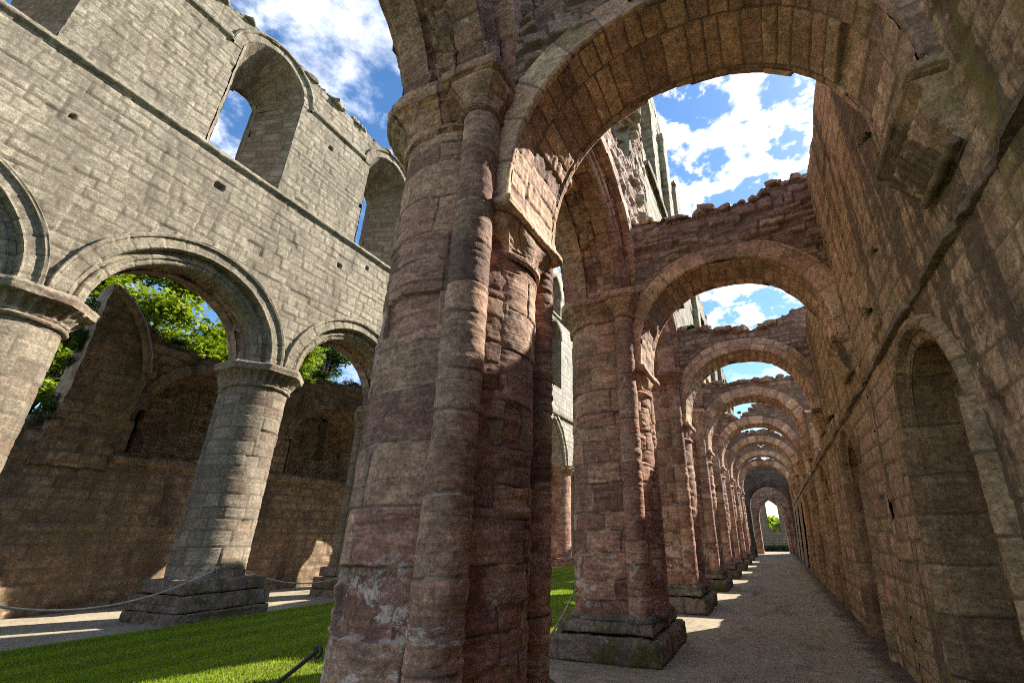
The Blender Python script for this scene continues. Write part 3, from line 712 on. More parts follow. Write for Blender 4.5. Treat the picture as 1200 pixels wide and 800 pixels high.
for c in nic[:6]:
    fine = .013 if c < 7 else .05
    mb = MB()
    pl = lambda a, d, h, c=c: (WX-.03+d, c+a, h)
    f = [(.23, .06), (.22, -.0), (.2, -.045), (.16, -.06), (.12, -.045), (.1, .0), (.085, .03), (.02, .035), (0, .05), (0, .42)]
    sweep(mb, NI, f, pl, dict(VOUSS, h=(.9, 1.2), A=.008, jd=.012, l=(.3,.5)), fine, int(c*31), ref=(0, c, 2), pres=fine)
    prof = np.array(f); L = np.concatenate([[0], np.cumsum(np.linalg.norm(np.diff(prof, axis=0), axis=1))])
    for sd in (-1, 1):   # jambs carry the same section down to the ground
        Zj, S = grid2(-.03, NI.zs, 0, L[-1], fine); dl = np.interp(S, L, prof[:,0]); dp = np.interp(S, L, prof[:,1])
        k = np.clip(1-Zj/3.4, 0, 1)**1.2*.19
        mb.sheet(np.stack([WX-.03+dp-k*(dp < .2)*1., c+sd*(NI.a+dl), Zj], -1), Zj, S, dict(VOUSS, l=(.3,.55), h=(.9,1.2), A=.008, jd=.012), int(c*31)+sd+5, ref=(0, c, 1.5), wob=.006)
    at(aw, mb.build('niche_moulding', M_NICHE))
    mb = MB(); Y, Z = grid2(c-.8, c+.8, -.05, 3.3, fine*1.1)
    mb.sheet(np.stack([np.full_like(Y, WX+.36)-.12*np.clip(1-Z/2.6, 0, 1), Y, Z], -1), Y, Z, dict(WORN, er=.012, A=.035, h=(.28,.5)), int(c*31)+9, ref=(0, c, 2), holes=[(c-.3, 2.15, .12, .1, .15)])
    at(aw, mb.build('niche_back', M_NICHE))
mb = MB()
for a, b, rs in ((-8, 10, .03), (10, 41, .08)):
    Y, S = grid2(a, b, 0, .3, rs, .01)
    pz = np.interp(S, [0, .12, .13, .19, .2, .3], [3.57, 3.53, 3.525, 3.465, 3.46, 3.44]); pxx = np.interp(S, [0, .12, .13, .19, .2, .3], [WX+.03, WX-.055, WX-.06, WX-.062, WX-.055, WX+.04])
    brk = .6*sst(.62, .7, vnoise(Y*2.3, 0, 0, 31))*vnoise(Y*9, 0, 0, 3)
    mb.sheet(np.stack([pxx+brk*.1, Y, pz], -1), Y, S, dict(SMOOTH, rough=.012, jd=.03, l=(.4,.9), A=.02), 1801, ref=(0, 5, 3.6), wob=.008)
at(aw, mb.build('string_course', M_STRING))
mb = MB(); rng = np.random.RandomState(29); pts = []
for k in range(160):
    y = 1+rng.rand()*38; pts.append((WX+.05+rng.rand()*1.1, y, float(top_aw(np.array([y]))[0])+.0))
rocks(mb, pts, .16, 14, .6, rng); at(aw, mb.build('coping_rubble', M_RUB))

# ------------------------------------------------------------------ opposite arcade
la = thing('arcade_wall', (LX, LY0, 5.8), 'sunlit grey ashlar wall across the lawn with round arches and clerestory windows', 'wall')
LA = Arch(1.62, 1.68, 5.82)
lbc = [LY0+BAY*(k+.5) for k in range(-3, 3)]
WF = Arch(.92, .95, 14.05); WB = Arch(.40, .42, 13.75)
def base_la(y): return np.interp(y, [-7, 3, 4.4, 5.2, 6.2, 9, 20], [14.9, 14.9, 15.25, 15.3, 15.25, 15.3, 15.2])
top_la = ragged(base_la, .13, 93)
LB = LF-1.5
mb = MB()
aset = [(LA, c, 0) for c in lbc]; wset = [(WF, c, 10.72) for c in lbc]
la_holes = [(4.6, 9.75, .2, .16, .3), (8.2, 9.6, .12, .16, .25), (8.5, 12.2, .1, .14, .2), (7.0, 13.4, .12, .14, .2), (2.0, 9.3, .1, .12, .2), (9.2, 10.1, .1, .12, .2)]
def cut_windows(mask_fn): return mask_fn
wall_yz(mb, LF, -.3, 10.6, 5.8, 10.6, None, .034, dict(ASHLAR, h=(.15,.31), l=(.2,.62), jw=.036, jd=.024, A=.02), 2000, (0, 5, 9), aset, .45, la_holes)
wall_yz(mb, LF, -.3, 10.6, 10.6, 15.7, top_la, .034, dict(ASHLAR, h=(.14,.27), l=(.18,.52), jw=.036, jd=.024, A=.02), 2001, (0, 5, 9), wset, .02, la_holes)
wall_yz(mb, LF, 10.6, 19.5, 5.8, 10.6, None, .1, dict(ASHLAR, jw=.08), 2002, (0, 12, 9), aset, .45)
wall_yz(mb, LF, 10.6, 19.5, 10.6, 15.7, top_la, .1, dict(ASHLAR, jw=.08), 2003, (0, 12, 9), wset, .02)
wall_yz(mb, LF, -6.5, -.3, 5.8, 10.6, None, .1, dict(ASHLAR, jw=.08), 2002, (0, 0, 9), aset, .45)
wall_yz(mb, LF, -6.5, -.3, 10.6, 15.7, top_la, .1, dict(ASHLAR, jw=.08), 2003, (0, 0, 9), wset, .02)
wall_yz(mb, LB, -6.5, 19.5, 5.8, 10.6, None, .12, dict(ASHLAR, jw=.1), 2005, (-30, 5, 9), aset, .45)
wall_yz(mb, LB, -6.5, 19.5, 10.6, 15.7, top_la, .12, dict(ASHLAR, jw=.1), 2006, (-30, 5, 9), [(WB, c, 10.72) for c in lbc], .0)
wall_top(mb, LB, LF, -6.5, 19.5, top_la, .06, 2007)
at(la, mb.build('wall_face', M_GREY))
for k, c in enumerate(lbc): arch_orders(la, LA, c, LF, LB, 2100+k*13, .03 if k in (1, 2, 3) else .08)
for k, c in enumerate(lbc):     # splayed window reveals
    rs = .04 if k in (1, 2, 3) else .1
    mb = MB()
    D, T = grid2(0, 1, -1, 1, .05, 2/max(16, int(3/rs)))
    def loft(t, d):
        xa, za = WF.pts(t, 0*t); xb, zb = WB.pts(t, 0*t)
        return LF-1.3*d, c+xa+(xb-xa)*d, za+(zb-za)*d
    P = np.stack(loft(T, D), -1); mb.sheet(P, T*1.6, D*1.4, dict(VOUSS, h=(.3,.5)), 2200+k, ref=(LF-.7, c, 12), wob=.02)
    D2, T2 = grid2(0, .22, -1, 1, .1, 2/20); xb, zb = WB.pts(T2, 0*T2); mb.sheet(np.stack([LF-1.3-D2, c+xb, zb], -1), T2, D2, SMOOTH, 3, ref=(LF-1.4, c, 13))
    for sd in (-1, 1):
        D, Z = grid2(0, 1, 10.6, 1, .05, .1); D, Zs = np.meshgrid(np.linspace(0, 1, 20), np.linspace(0, 1, int(3.4/rs)), indexing='ij')
        za = 10.72+(14.05-10.72)*Zs; zb = 10.95+(13.75-10.95)*Zs
        mb.sheet(np.stack([LF-1.3*D, c+sd*(.92+(.40-.92)*D), za+(zb-za)*D], -1), D*1.4, za, dict(ASHLAR, h=(.2,.3), l=(.3,.6), jw=.04), 2300+k*2+sd, ref=(LF-.7, c, 12), wob=.015)
        mb.sheet(np.stack([LF-1.3-.22*D, np.full_like(D, c+sd*.40), zb], -1), D, zb, SMOOTH, 4, ref=(LF-1.4, c, 12))
    D, Yy = grid2(0, 1, -1, 1, .05, .05); mb.sheet(np.stack([LF-1.5*D, c+Yy*(.92+(.40-.92)*D), 10.72+.22*D], -1), D*1.4, Yy, RUBBLE, 2400+k, ref=(LF-.7, c, 14), wob=.03)
    at(la, mb.build('window_reveal', M_GPIER))
    mb = MB(); pl = lambda a, d, h, c=c: (LF+d, c+a, h)
    sweep(mb, WF, [(.32, -.02), (.31, .07), (.27, .09), (.23, .06), (.22, .012), (.03, .012), (0, -.02), (0, -.12)], pl, dict(VOUSS, h=(.9,1.2), l=(.22,.4)), rs, 2500+k, ref=(0, c, 12), pres=.03, wob=.02)
    at(la, mb.build('window_hood', M_GREY))
mb = MB(); rng = np.random.RandomState(31); pts = []
Y, S = grid2(-6.5, 19.5, 0, .42, .05, .03)
pz = np.interp(S, [0, .16, .26, .34, .42], [10.73, 10.66, 10.59, 10.53, 10.5]); pxx = np.interp(S, [0, .16, .26, .34, .42], [LF-.02, LF+.08, LF+.09, LF+.03, LF-.02])
mb.sheet(np.stack([pxx, Y, pz], -1), Y, S, dict(SMOOTH, rough=.02, jd=.02), 2601, ref=(0, 5, 10.6), wob=.012)
at(la, mb.build('string_course', M_GREY))
mb = MB()
for (a, b) in [(lbc[i]+1.22, lbc[i+1]-1.22) for i in range(5)]:
    Y, S = grid2(a, b, 0, .26, .05, .03); pz = np.interp(S, [0, .1, .2, .26], [14.27, 14.2, 14.1, 14.07]); pxx = np.interp(S, [0, .1, .2, .26], [LF-.02, LF+.08, LF+.06, LF-.02])
    mb.sheet(np.stack([pxx, Y, pz], -1), Y, S, SMOOTH, 2610, ref=(0, 5, 14.2), wob=.012)
at(la, mb.build('upper_string_course', M_GREY))
for k in range(190):
    y = -4+rng.rand()*23; pts.append((LF-.04-rng.rand()*1.3*(rng.rand() > .4), y, float(top_la(np.array([y]))[0])+.0))
mb = MB(); rocks(mb, pts, .17, 15, .55, rng); at(la, mb.build('coping_rubble', M_GREY))

def make_round_pier(loc, label, res, seed):
    t = thing('round_pier', loc, label, 'pier', 'round piers across the lawn')
    mb = MB()
    st = dict(SMOOTH, l=(.4,.7), h=(.5,.6), jd=.02, rough=.02)
    box(mb, -1.0, .96, -.96, .96, -.12, .2, st, res, seed, wob=.012, rnd=.012)
    box(mb, -.99, .94, -.95, .95, .2, .52, st, res, seed+30, wob=.012, rnd=.015, taper=.02)
    box(mb, -.88, .84, -.86, .86, .52, .80, st, res, seed+60, wob=.012, rnd=.02, taper=.02)
    mb.build('plinth', M_BASE, t)
    mb = MB(); revolve(mb, 0, 0, [(.73, .79), (.70, .95), (.69, 5.2)], dict(ASHLAR, h=(.24,.38), l=(.35,.75), A=.012), res, seed+1, ang=(math.pi*.8, math.pi*2.8), wob=.01); mb.build('drum', M_GPIER, t)
    mb = MB(); revolve(mb, -.78, -.3, [(.16, .69), (.16, 5.2)], dict(ASHLAR, l=(3, 4)), res, seed+2); mb.build('shaft', M_GPIER, t)
    mb = MB()
    def m(T, r, z): 
        k = sst(5.32, 5.36, z)*(1-sst(5.56, 5.6, z)); r = r*(1-.075*k*np.abs(np.sin(T*15))**.8)
        return np.where(z > 5.58, r/np.maximum(np.abs(np.cos((T+math.pi/8) % (math.pi/4)-math.pi/8)), .9)*.96, r)
    revolve(mb, 0, 0, [(.70, 5.18), (.74, 5.2), (.76, 5.24), (.72, 5.28), (.75, 5.33), (.86, 5.5), (.92, 5.57), (.98, 5.6), (1.0, 5.74), (.95, 5.8), (.6, 5.82)], dict(SMOOTH, rough=.015), res*.7, seed+3, mod=m, wob=.018)
    revolve(mb, -.78, -.3, [(.16, 5.18), (.2, 5.2), (.2, 5.25), (.18, 5.3), (.28, 5.55), (.3, 5.7), (.28, 5.79)], SMOOTH, res, seed+4)
    mb.build('scalloped_capital', M_GPIER, t)
    return t
rl = ['round grey pier across the lawn, half cut off at the edge of the picture', 'round grey pier with scalloped capital and stepped plinth, ropes hooked to both sides', 'round grey pier beyond the roped one across the lawn, mostly hidden', 'farthest round grey pier across the lawn, mostly hidden']
r1_ = make_round_pier((LX, LBY[1], 0), rl[0], .035, 3000)
r2_ = make_round_pier((LX, LBY[2], 0), rl[1], .026, 3200)
copy_tree(r1_, (LX, LBY[3], 0), rl[2]); copy_tree(r2_, (LX, LBY[4], 0), rl[3])

rng = np.random.RandomState(77); n_ = 2600; px_ = -1.5+2.75*rng.rand(n_)**.7; py_ = 3.5+12*rng.rand(n_)**1.5
mb = MB(); rocks(mb, [(a, b, .016+.004*rng.rand()) for a, b in zip(px_, py_)], .011, 5, .7, rng, sub=0)
tag(mb.build('gravel_stones', M_GRAVEL), kind='stuff')
# ------------------------------------------------------------------ far aisle wall
FX = -16.0
fa = thing('far_aisle_wall', (FX, 8, 0), 'dark brown ruined wall behind the sunlit arcade with arched recesses', 'wall')
def base_fa(y): return np.interp(y, [-8, 5.2, 5.4, 5.6, 6.0, 6.3, 10.5, 11.2, 13.8, 30], [4.2, 4.2, 7.0, 7.6, 7.4, 7.15, 6.95, 7.3, 7.9, 7.4])
top_fa = ragged(base_fa, .16, 103)
RA = Arch(1.5, 1.5, 5.0)
rc = [8.1+BAY*k for k in range(-1, 4)]; rcc = [c for c in rc if c > 6]
mb = MB()
wall_yz(mb, FX, -8, 24, -.1, 3.6, None, .06, dict(OLD, jw=.06, rough=.03, A=.035, jd=.03, lost=.14), 3501, (0, 8, 3))
wall_yz(mb, FX, -8, 24, 3.6, 8.6, top_fa, .06, dict(OLD, jw=.06, rough=.03, A=.05, jd=.035, lost=.16), 3502, (0, 8, 3), [(RA, c, 3.8) for c in rcc], .12, (), None, .05)
wall_yz(mb, FX-1.3, -8, 24, -.3, 3.7, None, .2, OLD, 3503, (-40, 8, 3)); wall_yz(mb, FX-1.3, -8, 24, 3.7, 8.6, top_fa, .12, OLD, 3504, (-40, 8, 3), [(Arch(.17, .2, 6.2), c+.25, 4.5) for c in rcc[1:]], .0)
wall_top(mb, FX-1.3, FX, -8, 24, top_fa, .08, 3505)
at(fa, mb.build('wall_face', M_AISLE))
SL = Arch(.17, .2, 6.2)
for k, c in enumerate(rcc):
    mb = MB(); pl = lambda a, d, h, c=c: (FX+d, c+a, h)
    sweep(mb, RA, [(.3, -.03), (.29, .03), (.02, .035), (0, .0), (0, -.3), (-.25, -.75)], pl, dict(VOUSS, l=(.14,.26), h=(.3,.5)), .05, 3600+k, ref=(0, c, 4))
    for sd in (-1, 1):
        D, Z = grid2(0, 1, 3.8, 5.0, .08, .06); mb.sheet(np.stack([FX+.03-.78*D, c+sd*(1.5-.25*sst(.3, 1, D)), Z], -1), D, Z, OLD, 3620+k, ref=(0, c, 4))
    D, Y = grid2(0, 1, -1.5, 1.5, .08, .06); mb.sheet(np.stack([FX+.03-.9*D, c+Y, 3.8+.1*D], -1), D, Y, RUBBLE, 3630+k, ref=(0, c, 9))
    at(fa, mb.build('recess_arch', M_AISLE))
    mb = MB(); Y, Z = grid2(c-1.45, c+1.45, 3.8, 6.6, .04); yc = (Y[:-1,:-1]+Y[1:,1:])/2; zc = (Z[:-1,:-1]+Z[1:,1:])/2
    mb.sheet(np.stack([np.full_like(Y, FX-.75), Y, Z], -1), Y, Z, dict(RUBBLE, rough=.03), 3640+k, ref=(0, c, 4), mask=~(SL.inside(yc-c-.25, zc, 0) & (zc > 4.5)) | (k == 0))
    for sd in (-1, 1):
        D, Z = grid2(0, 1, 4.5, 6.2, .2, .1); mb.sheet(np.stack([FX-.74-.56*D, np.full_like(D, c+.25+sd*.17), Z], -1), D, Z, SMOOTH, 5, ref=(FX-1, c+.25, 5))
    at(fa, mb.build('recess_back', M_AISLE))
mb = MB(); Y, S = grid2(-8, 24, 0, .4, .06, .04); pz = np.interp(S, [0, .15, .28, .4], [3.74, 3.66, 3.56, 3.5]); pxx = np.interp(S, [0, .15, .28, .4], [FX-.02, FX+.1, FX+.1, FX-.02])
mb.sheet(np.stack([pxx, Y, pz], -1), Y, S, dict(SMOOTH, rough=.03), 3701, ref=(0, 5, 3.6), wob=.04); at(fa, mb.build('string_course', M_AISLE))
# torn vault springer standing out from the wall
mb = MB()
Y, Z = grid2(4.78, 6.2, 3.3, 8.6, .05)
tp = lambda y: 3.3+np.where(y < 6.15, 1, 0)*(1.6+3.2*np.sqrt(np.clip(1-((y-4.3)/1.9)**2, 0, 1)))
fr = ragged(tp, .08, 111)
def dep(y, z): return .16+.4*sst(3.3, 5.6, z)
Zc = np.minimum(Z, fr(Y)); msk = Z[:-1,:-1] < fr((Y[:-1,:-1]+Y[1:,1:])/2)
mb.sheet(np.stack([FX+dep(Y, Zc), Y, Zc], -1), Y, Zc, dict(OLD, A=.05, jd=.035, rough=.03, lost=.15, jw=.05), 3710, ref=(0, 5, 5), mask=msk, wob=.03)
for yy in (4.78, 6.2):
    D, Z = grid2(0, 1, 3.3, 8.3, .1, .05); Zc = np.minimum(Z, float(fr(np.array([yy]))[0])); mb.sheet(np.stack([FX-.2+(dep(0, Zc)+.2)*D, np.full_like(D, yy), Zc], -1), D, Zc, OLD, 3711, ref=(FX, yy+(yy-5.3)*9, 5), wob=.03)
D, Y = grid2(0, 1, 4.78, 6.2, .1, .04); zt = fr(Y); mb.sheet(np.stack([FX-.2+(dep(0, zt)+.2)*D, Y, zt], -1), D, Y, RUBBLE, 3712, ref=(FX, 5, 90))
at(fa, mb.build('vault_springer', M_AISLE))
mb = MB()
yy = np.linspace(4.8, 6.1, 34); pts = [(FX+.58, float(y), float(tp(np.array([y]))[0])-.05) for y in yy]
at_pts = pts
rng = np.random.RandomState(33); pts = []
for k in range(170):
    y = -3+rng.rand()*24; pts.append((FX-.05-rng.rand()*1.0, y, float(top_fa(np.array([y]))[0])))
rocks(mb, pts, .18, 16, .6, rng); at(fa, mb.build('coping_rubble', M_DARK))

# ------------------------------------------------------------------ transept wall far across the lawn
tw = thing('transept_wall', (LX, 25, 0), 'pale far wall with a lancet and pointed arch, seen between the two nearest piers', 'wall')
PA = Arch(1.5, 2.6, 5.7); LN = Arch(.85, 1.0, 13.9); UN = Arch(.8, 1.5, 16.9)
ty = [24.3, 29.0]
mb = MB()
X0 = LF
wall_yz(mb, X0, 19.5, 34, 5.7, 20, ragged(lambda y: 19.2+0*y, .3, 5), .08, dict(ASHLAR, jw=.07), 4000, (0, 24, 9), [(PA, c, 0) for c in ty]+[(LN, c, 10.4) for c in ty]+[(UN, c, 15.6) for c in ty], .1)
wall_yz(mb, X0-1.5, 19.5, 34, -.3, 20, ragged(lambda y: 19.2+0*y, .3, 5), .2, dict(ASHLAR, jw=.2), 4001, (-50, 24, 9))
at(tw, mb.build('wall_face', M_PALE))
mb = MB()
for c in ty: sweep(mb, PA, [(.42, -.02), (.4, .08), (.32, .08), (.3, .01), (.18, .01), (.15, -.2), (.02, -.22), (0, -.3), (0, -1.4)], lambda a, d, h, c=c: (X0+d, c+a, h), VOUSS, .06, 4010, ref=(0, c, 5))
at(tw, mb.build('pointed_arch', M_PALE))
mb = MB()
for c in ty:
    for A, zb in ((LN, 10.4), (UN, 15.6)):
        sweep(mb, A, [(.2, -.02), (.2, .06), (.05, .06), (0, 0), (0, -.7)], lambda a, d, h, c=c: (X0+d, c+a, h), VOUSS, .08, 4020, ref=(0, c, 5))
        for sd in (-1, 1):
            D, Z = grid2(-.7, .02, zb, A.zs, .1); mb.sheet(np.stack([X0+D, np.full_like(D, c+sd*A.a), Z], -1), D, Z, ASHLAR, 5, ref=(X0, c, 12))
    Y, Z = grid2(c-1, c+1, 10.3, 15.2, .1); mb.sheet(np.stack([np.full_like(Y, X0-.6), Y, Z], -1), Y, Z, ASHLAR, 4030, ref=(0, c, 9))
at(tw, mb.build('lancet', M_GPIER))
mb = MB(); box(mb, X0-.02, X0+.14, 19.5, 34, 8.55, 8.75, SMOOTH, .1, 4040); box(mb, X0-.02, X0+.12, 19.5, 34, 15.3, 15.45, SMOOTH, .1, 4041); at(tw, mb.build('string_course', M_GREY))
mb = MB()
for k in range(-1, 3):
    yy = 26.65+4.7*(k-0); 
    if yy > 33: continue
    revolve(mb, LX, yy, [(.95, 0), (.95, .4), (.8, .45), (.72, .5), (.7, 5.2), (.78, 5.25), (.72, 5.3), (.95, 5.55), (.97, 5.7)], ASHLAR, .08, 4050+k)
at(tw, mb.build('pier_shaft', M_PIER))
mb = MB(); Y, Z = grid2(19.5, 34, -.1, 8.4, .12); mb.sheet(np.stack([np.full_like(Y, LX-2.3), Y, Z], -1), Y, Z, dict(OLD, jw=.12), 4060, ref=(0, 25, 4)); at(tw, mb.build('chapel_wall', M_RUB))

# ------------------------------------------------------------------ far end of the aisle
def cross_wall(t, y0, y1, A, xc, x0, x1, ztop, mat, seed, res, ring=.3):
    mb = MB(); q = ragged(lambda x: ztop+0*x, .15, seed)
    for yy, ref in ((y0, (0, y0-9, 4)), (y1, (0, y1+9, 4))):
        X, Z = grid2(x0, x1, -.05, ztop+.4, res); Zc = np.minimum(Z, q(X)); xm = (X[:-1,:-1]+X[1:,1:])/2; zm = (Zc[:-1,:-1]+Zc[1:,1:])/2
        mb.sheet(np.stack([X, np.full_like(X, yy), Zc], -1), X, Zc, dict(OLD, jw=.07), seed, ref=ref, mask=(Z[:-1,:-1] < q(xm)) & ~A.inside(xm-xc, zm, .1))
    X, Y = grid2(x0, x1, y0, y1, .1); mb.sheet(np.stack([X, Y, q(X)], -1), X, Y, RUBBLE, seed, ref=(0, 0, 90))
    at(t, mb.build('wall_face', mat))
    mb = MB(); W = y1-y0; pl = lambda a, d, h: (xc+a, y0+d, h)
    f = [(ring, .02), (ring-.01, -.06), (ring*.6, -.06), (ring*.5, .0), (.04, .02), (0, .06), (0, W)]
    sweep(mb, A, f, pl, dict(VOUSS, h=(.9, 1)), .05, seed+2, ref=(xc, y0-3, 2))
    prof = np.array(f); L = np.concatenate([[0], np.cumsum(np.linalg.norm(np.diff(prof, axis=0), axis=1))])
    for sd in (-1, 1):
        Z, S = grid2(-.03, A.zs, 0, L[-1], .06); dl = np.interp(S, L, prof[:,0]); dp = np.interp(S, L, prof[:,1])
        mb.sheet(np.stack([xc+sd*(A.a+dl), y0+dp, Z], -1), Z, S, VOUSS, seed+3, ref=(xc, y0-3, 1.5))
        box(mb, xc+sd*(A.a+.0)-.09, xc+sd*(A.a+.0)+.09+sd*.25, y0-.1, y0+.25, A.zs-.12, A.zs, SMOOTH, .05, seed+4, bottom=True)
    at(t, mb.build('arch_moulding', mat))
t = thing('crossing_arch', (TC, 40, 0), 'blackened tall arch at the far end of the row of pale arches', 'arch')
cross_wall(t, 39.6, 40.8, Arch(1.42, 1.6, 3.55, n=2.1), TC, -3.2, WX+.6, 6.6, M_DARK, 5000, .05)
t = thing('doorway_wall', (TC, 46, 0), 'reddish end wall with a pointed doorway opening to daylight', 'wall')
cross_wall(t, 46, 47.2, Arch(1.02, 1.75, 2.75), -.25, -4.2, 3.2, 7.4, M_PIER, 5100, .06, .34)
mb = MB(); Z, Y = grid2(-.1, 5.2, 41, 46, .1); mb.sheet(np.stack([np.full_like(Z, WX), Y, Z], -1), Y, Z, OLD, 5150, ref=(0, 43, 2)); mb.sheet(np.stack([np.full_like(Z, WX+.9), Y, Z], -1), Y, Z, OLD, 5150, ref=(9, 43, 2))
at(t, mb.build('side_wall', M_WALL))
t = thing('ruined_gable', (-.5, 58, 0), 'broken wall with a tall window gap beyond the pointed doorway', 'wall')
mb = MB(); X, Z = grid2(-6, 6, -.05, 8, .08); q = ragged(lambda x: 7+0*x, .3, 9); Zc = np.minimum(Z, q(X)); xm = (X[:-1,:-1]+X[1:,1:])/2; zm = (Z[:-1,:-1]+Z[1:,1:])/2
for yy, rf in ((58, (0, 0, 3)), (59, (0, 99, 3))): mb.sheet(np.stack([X, np.full_like(X, yy), Zc], -1), X, Zc, dict(OLD, jw=.09), 5200, ref=rf, mask=(Z[:-1,:-1] < q(xm)) & ~((np.abs(xm+.12) < .62) & (zm > 2.0+.15*np.sin(xm*9))))
for xx, rf in ((-.74, 0), (.5, -.3)): 
    D, Z = grid2(58, 59, 2, 6.9, .1); mb.sheet(np.stack([np.full_like(D, xx), D, Z], -1), D, Z, OLD, 5201, ref=(-.12, 58.5, 4))
at(t, mb.build('wall_face', M_GREY))

# ------------------------------------------------------------------ foliage
def leaves(mb, centres, radii, n, size, rng, flat=.8):
    c = centres[rng.randint(0, len(centres), n)]; r = radii[rng.randint(0, len(radii), n)] if np.ndim(radii) else radii
    d = rng.normal(size=(n, 3)); d /= np.linalg.norm(d, axis=1, keepdims=True)
    p = c+d*(rng.rand(n)**.45)[:,None]*np.asarray(r).reshape(-1, 1)*np.array([1, 1, flat])
    a = rng.normal(size=(n, 3)); a[:,2] *= .5; a /= np.linalg.norm(a, axis=1, keepdims=True)
    b = np.cross(a, rng.normal(size=(n, 3))); b /= np.linalg.norm(b, axis=1, keepdims=True)
    s = size*(.5+rng.rand(n))[:,None]
    P = np.stack([p-a*s, p-b*s*.5, p+a*s, p+b*s*.5], 1)
    A = np.repeat(np.stack([rng.rand(n), 0*s[:,0], rng.rand(n), rng.rand(n)], -1)[:,None,:], 4, 1)
    mb.add(P, np.arange(4*n).reshape(n, 4), A)
def tree(loc, h, w, label, kind, seed, n=26000, leaf=.15):
    rng = np.random.RandomState(seed)
    t = thing('deciduous_tree' if kind else 'conifer_tree', loc, label, 'tree', 'trees behind the ruin')
    tr = MB(); zz = np.linspace(0, h*.8, 12); tr_p = np.stack([.25*np.sin(zz*.4+seed), .25*np.cos(zz*.5), zz], -1); tube(tr, tr_p, np.linspace(h*.03, h*.006, 12))
    cs = []; 
    for k in range(46 if kind else 60):
        f = rng.rand()
        if kind:
            z = h*(.28+.68*f); rr = w*math.sqrt(max(.02, 1-((f-.42)/.62)**2))*(.45+.55*rng.rand())
        else:
            z = h*(.12+.85*f); rr = w*(1-f)*(.6+.5*rng.rand())
        a = rng.rand()*6.28; e = np.array([rr*math.cos(a), rr*math.sin(a), z]); cs.append(e)
        i = min(11, int(f*9)); s = tr_p[min(i, 10)]; m_ = (s+e)/2+np.array([0, 0, .05*h])
        tube(tr, [s, m_, e], [h*.011, h*.006, h*.002], 5)
    tr.build('trunk', M_BARK, t)
    mb = MB(); leaves(mb, np.array(cs), w*np.array([.16,.22,.3,.36]), n, leaf, rng, .7 if kind else .45); mb.build('crown', M_LEAF if kind else M_LEAF2, t, smooth=False)
    return t
tree((-23, 7.7, -.2), 13.4, 3.5, 'bright green leafy tree rising above the dark wall through the widest arch', 1, 1, 60000, .11)
tree((-22, 6.0, -.2), 9.4, 1.9, 'low yellow-green tree showing beside the cut-off round pier', 1, 2, 34000, .09)
tree((-24, 14.6, -.2), 13.2, 3.3, 'leafy lime-green tree framed in the narrower arch', 1, 3, 46000, .105)
tree((-31, 22.5, -.2), 21, 4.2, 'tall blue-green conifer framed in the narrower arch', 0, 4, 40000, .13)
tree((-27, 19.5, -.2), 11.5, 3.2, 'small green tree below the conifer behind the slit window', 1, 5, 26000, .11)
tree((-3, 92, -.2), 4.6, 4, 'distant round tree seen through the pointed doorway', 1, 6, 9000, .4)
tree((4, 88, -.2), 4.2, 4, 'distant lower tree seen through the gap of the far gable', 1, 7, 9000, .4)
mb = MB(); rng = np.random.RandomState(8); leaves(mb, np.array([(-3+.3*i, 54+.3*math.sin(i), .25) for i in range(22)]), .5, 9000, .08, rng, .6)
tag(mb.build('hedge', M_LEAF2, smooth=False), 'dark low hedge across the daylight beyond the doorway', 'hedge')

rm = MB(); tube(rm, at_pts, .11, 10, True); at(fa, rm.build('springer_roll', M_AISLE))
def fern(p, out, size, label, seed, mat=None, name='wall_fern'):
    rng = np.random.RandomState(seed); mb = MB()
    for k in range(16):
        a = rng.normal()*.9; el = rng.rand()*1.5-.75
        d = np.array(out)*1.0+np.array([0, math.sin(a), math.sin(el)])*.9; d /= np.linalg.norm(d)
        L = size*(.5+.7*rng.rand()); s = np.linspace(0, 1, 9)
        stem = np.outer(s*L, d); stem[:,2] -= .45*L*s**2
        side = np.cross(d, [0, 0, 1]); side /= np.linalg.norm(side)+1e-6
        for i in range(1, 9):
            w = size*.13*(1-s[i]*.8)*(.7+.5*rng.rand())
            for sg in (-1, 1):
                tip = stem[i]+sg*side*w*1.6+d*w*.5; q = stem[i]+d*w*.55; r = stem[i]-d*w*.1
                c = (q+tip)/2+np.array([0, 0, w*.2])
                mb.add(np.array([r, c-d*w*.35, tip, q]), [[0, 1, 2, 3]], np.tile([rng.rand(), 0, rng.rand(), rng.rand()], (4, 1)))
    o = mb.build(name, mat or M_FERN, smooth=False, loc=p)
    return tag(o, label, 'plant', 'plants rooted in the walls')
fern((1.36, 5.34, 3.88), (-1, 0, 0), .2, 'dark fern tuft above the string course beside the arched niche', 1)
fern((1.33, 9.3, 3.6), (-1, 0, 0), .3, 'fern clump on the string course below the second corbel', 2)
fern((1.33, 9.75, 3.65), (-1, 0, 0), .26, 'smaller fern right behind the clump below the second corbel', 12)
fern((1.38, 2.05, 4.3), (-1, 0, 0), .12, 'little dark fern on the wall nearest the camera above the string course', 3)
fern((1.38, 3.9, 5.0), (-1, 0, 0), .16, 'thin fern hanging behind the foot of the nearest arch', 4)
fern((1.36, 4.6, 4.2), (-1, 0, 0), .12, 'short fern tuft low behind the nearest corbel', 5)
fern((1.3, 15.2, 3.65), (-1, 0, 0), .28, 'yellow-green tuft on the string course far along the wall', 6, M_MOSS)
def tufts(pts, label, seed, size, mat, name='moss_tuft'):
    mb = MB(); rng = np.random.RandomState(seed); leaves(mb, np.array(pts), size, 900*len(pts)//4+300, .028, rng, .6); return tag(mb.build(name, mat, smooth=False), label, 'plant', 'plants rooted in the walls')
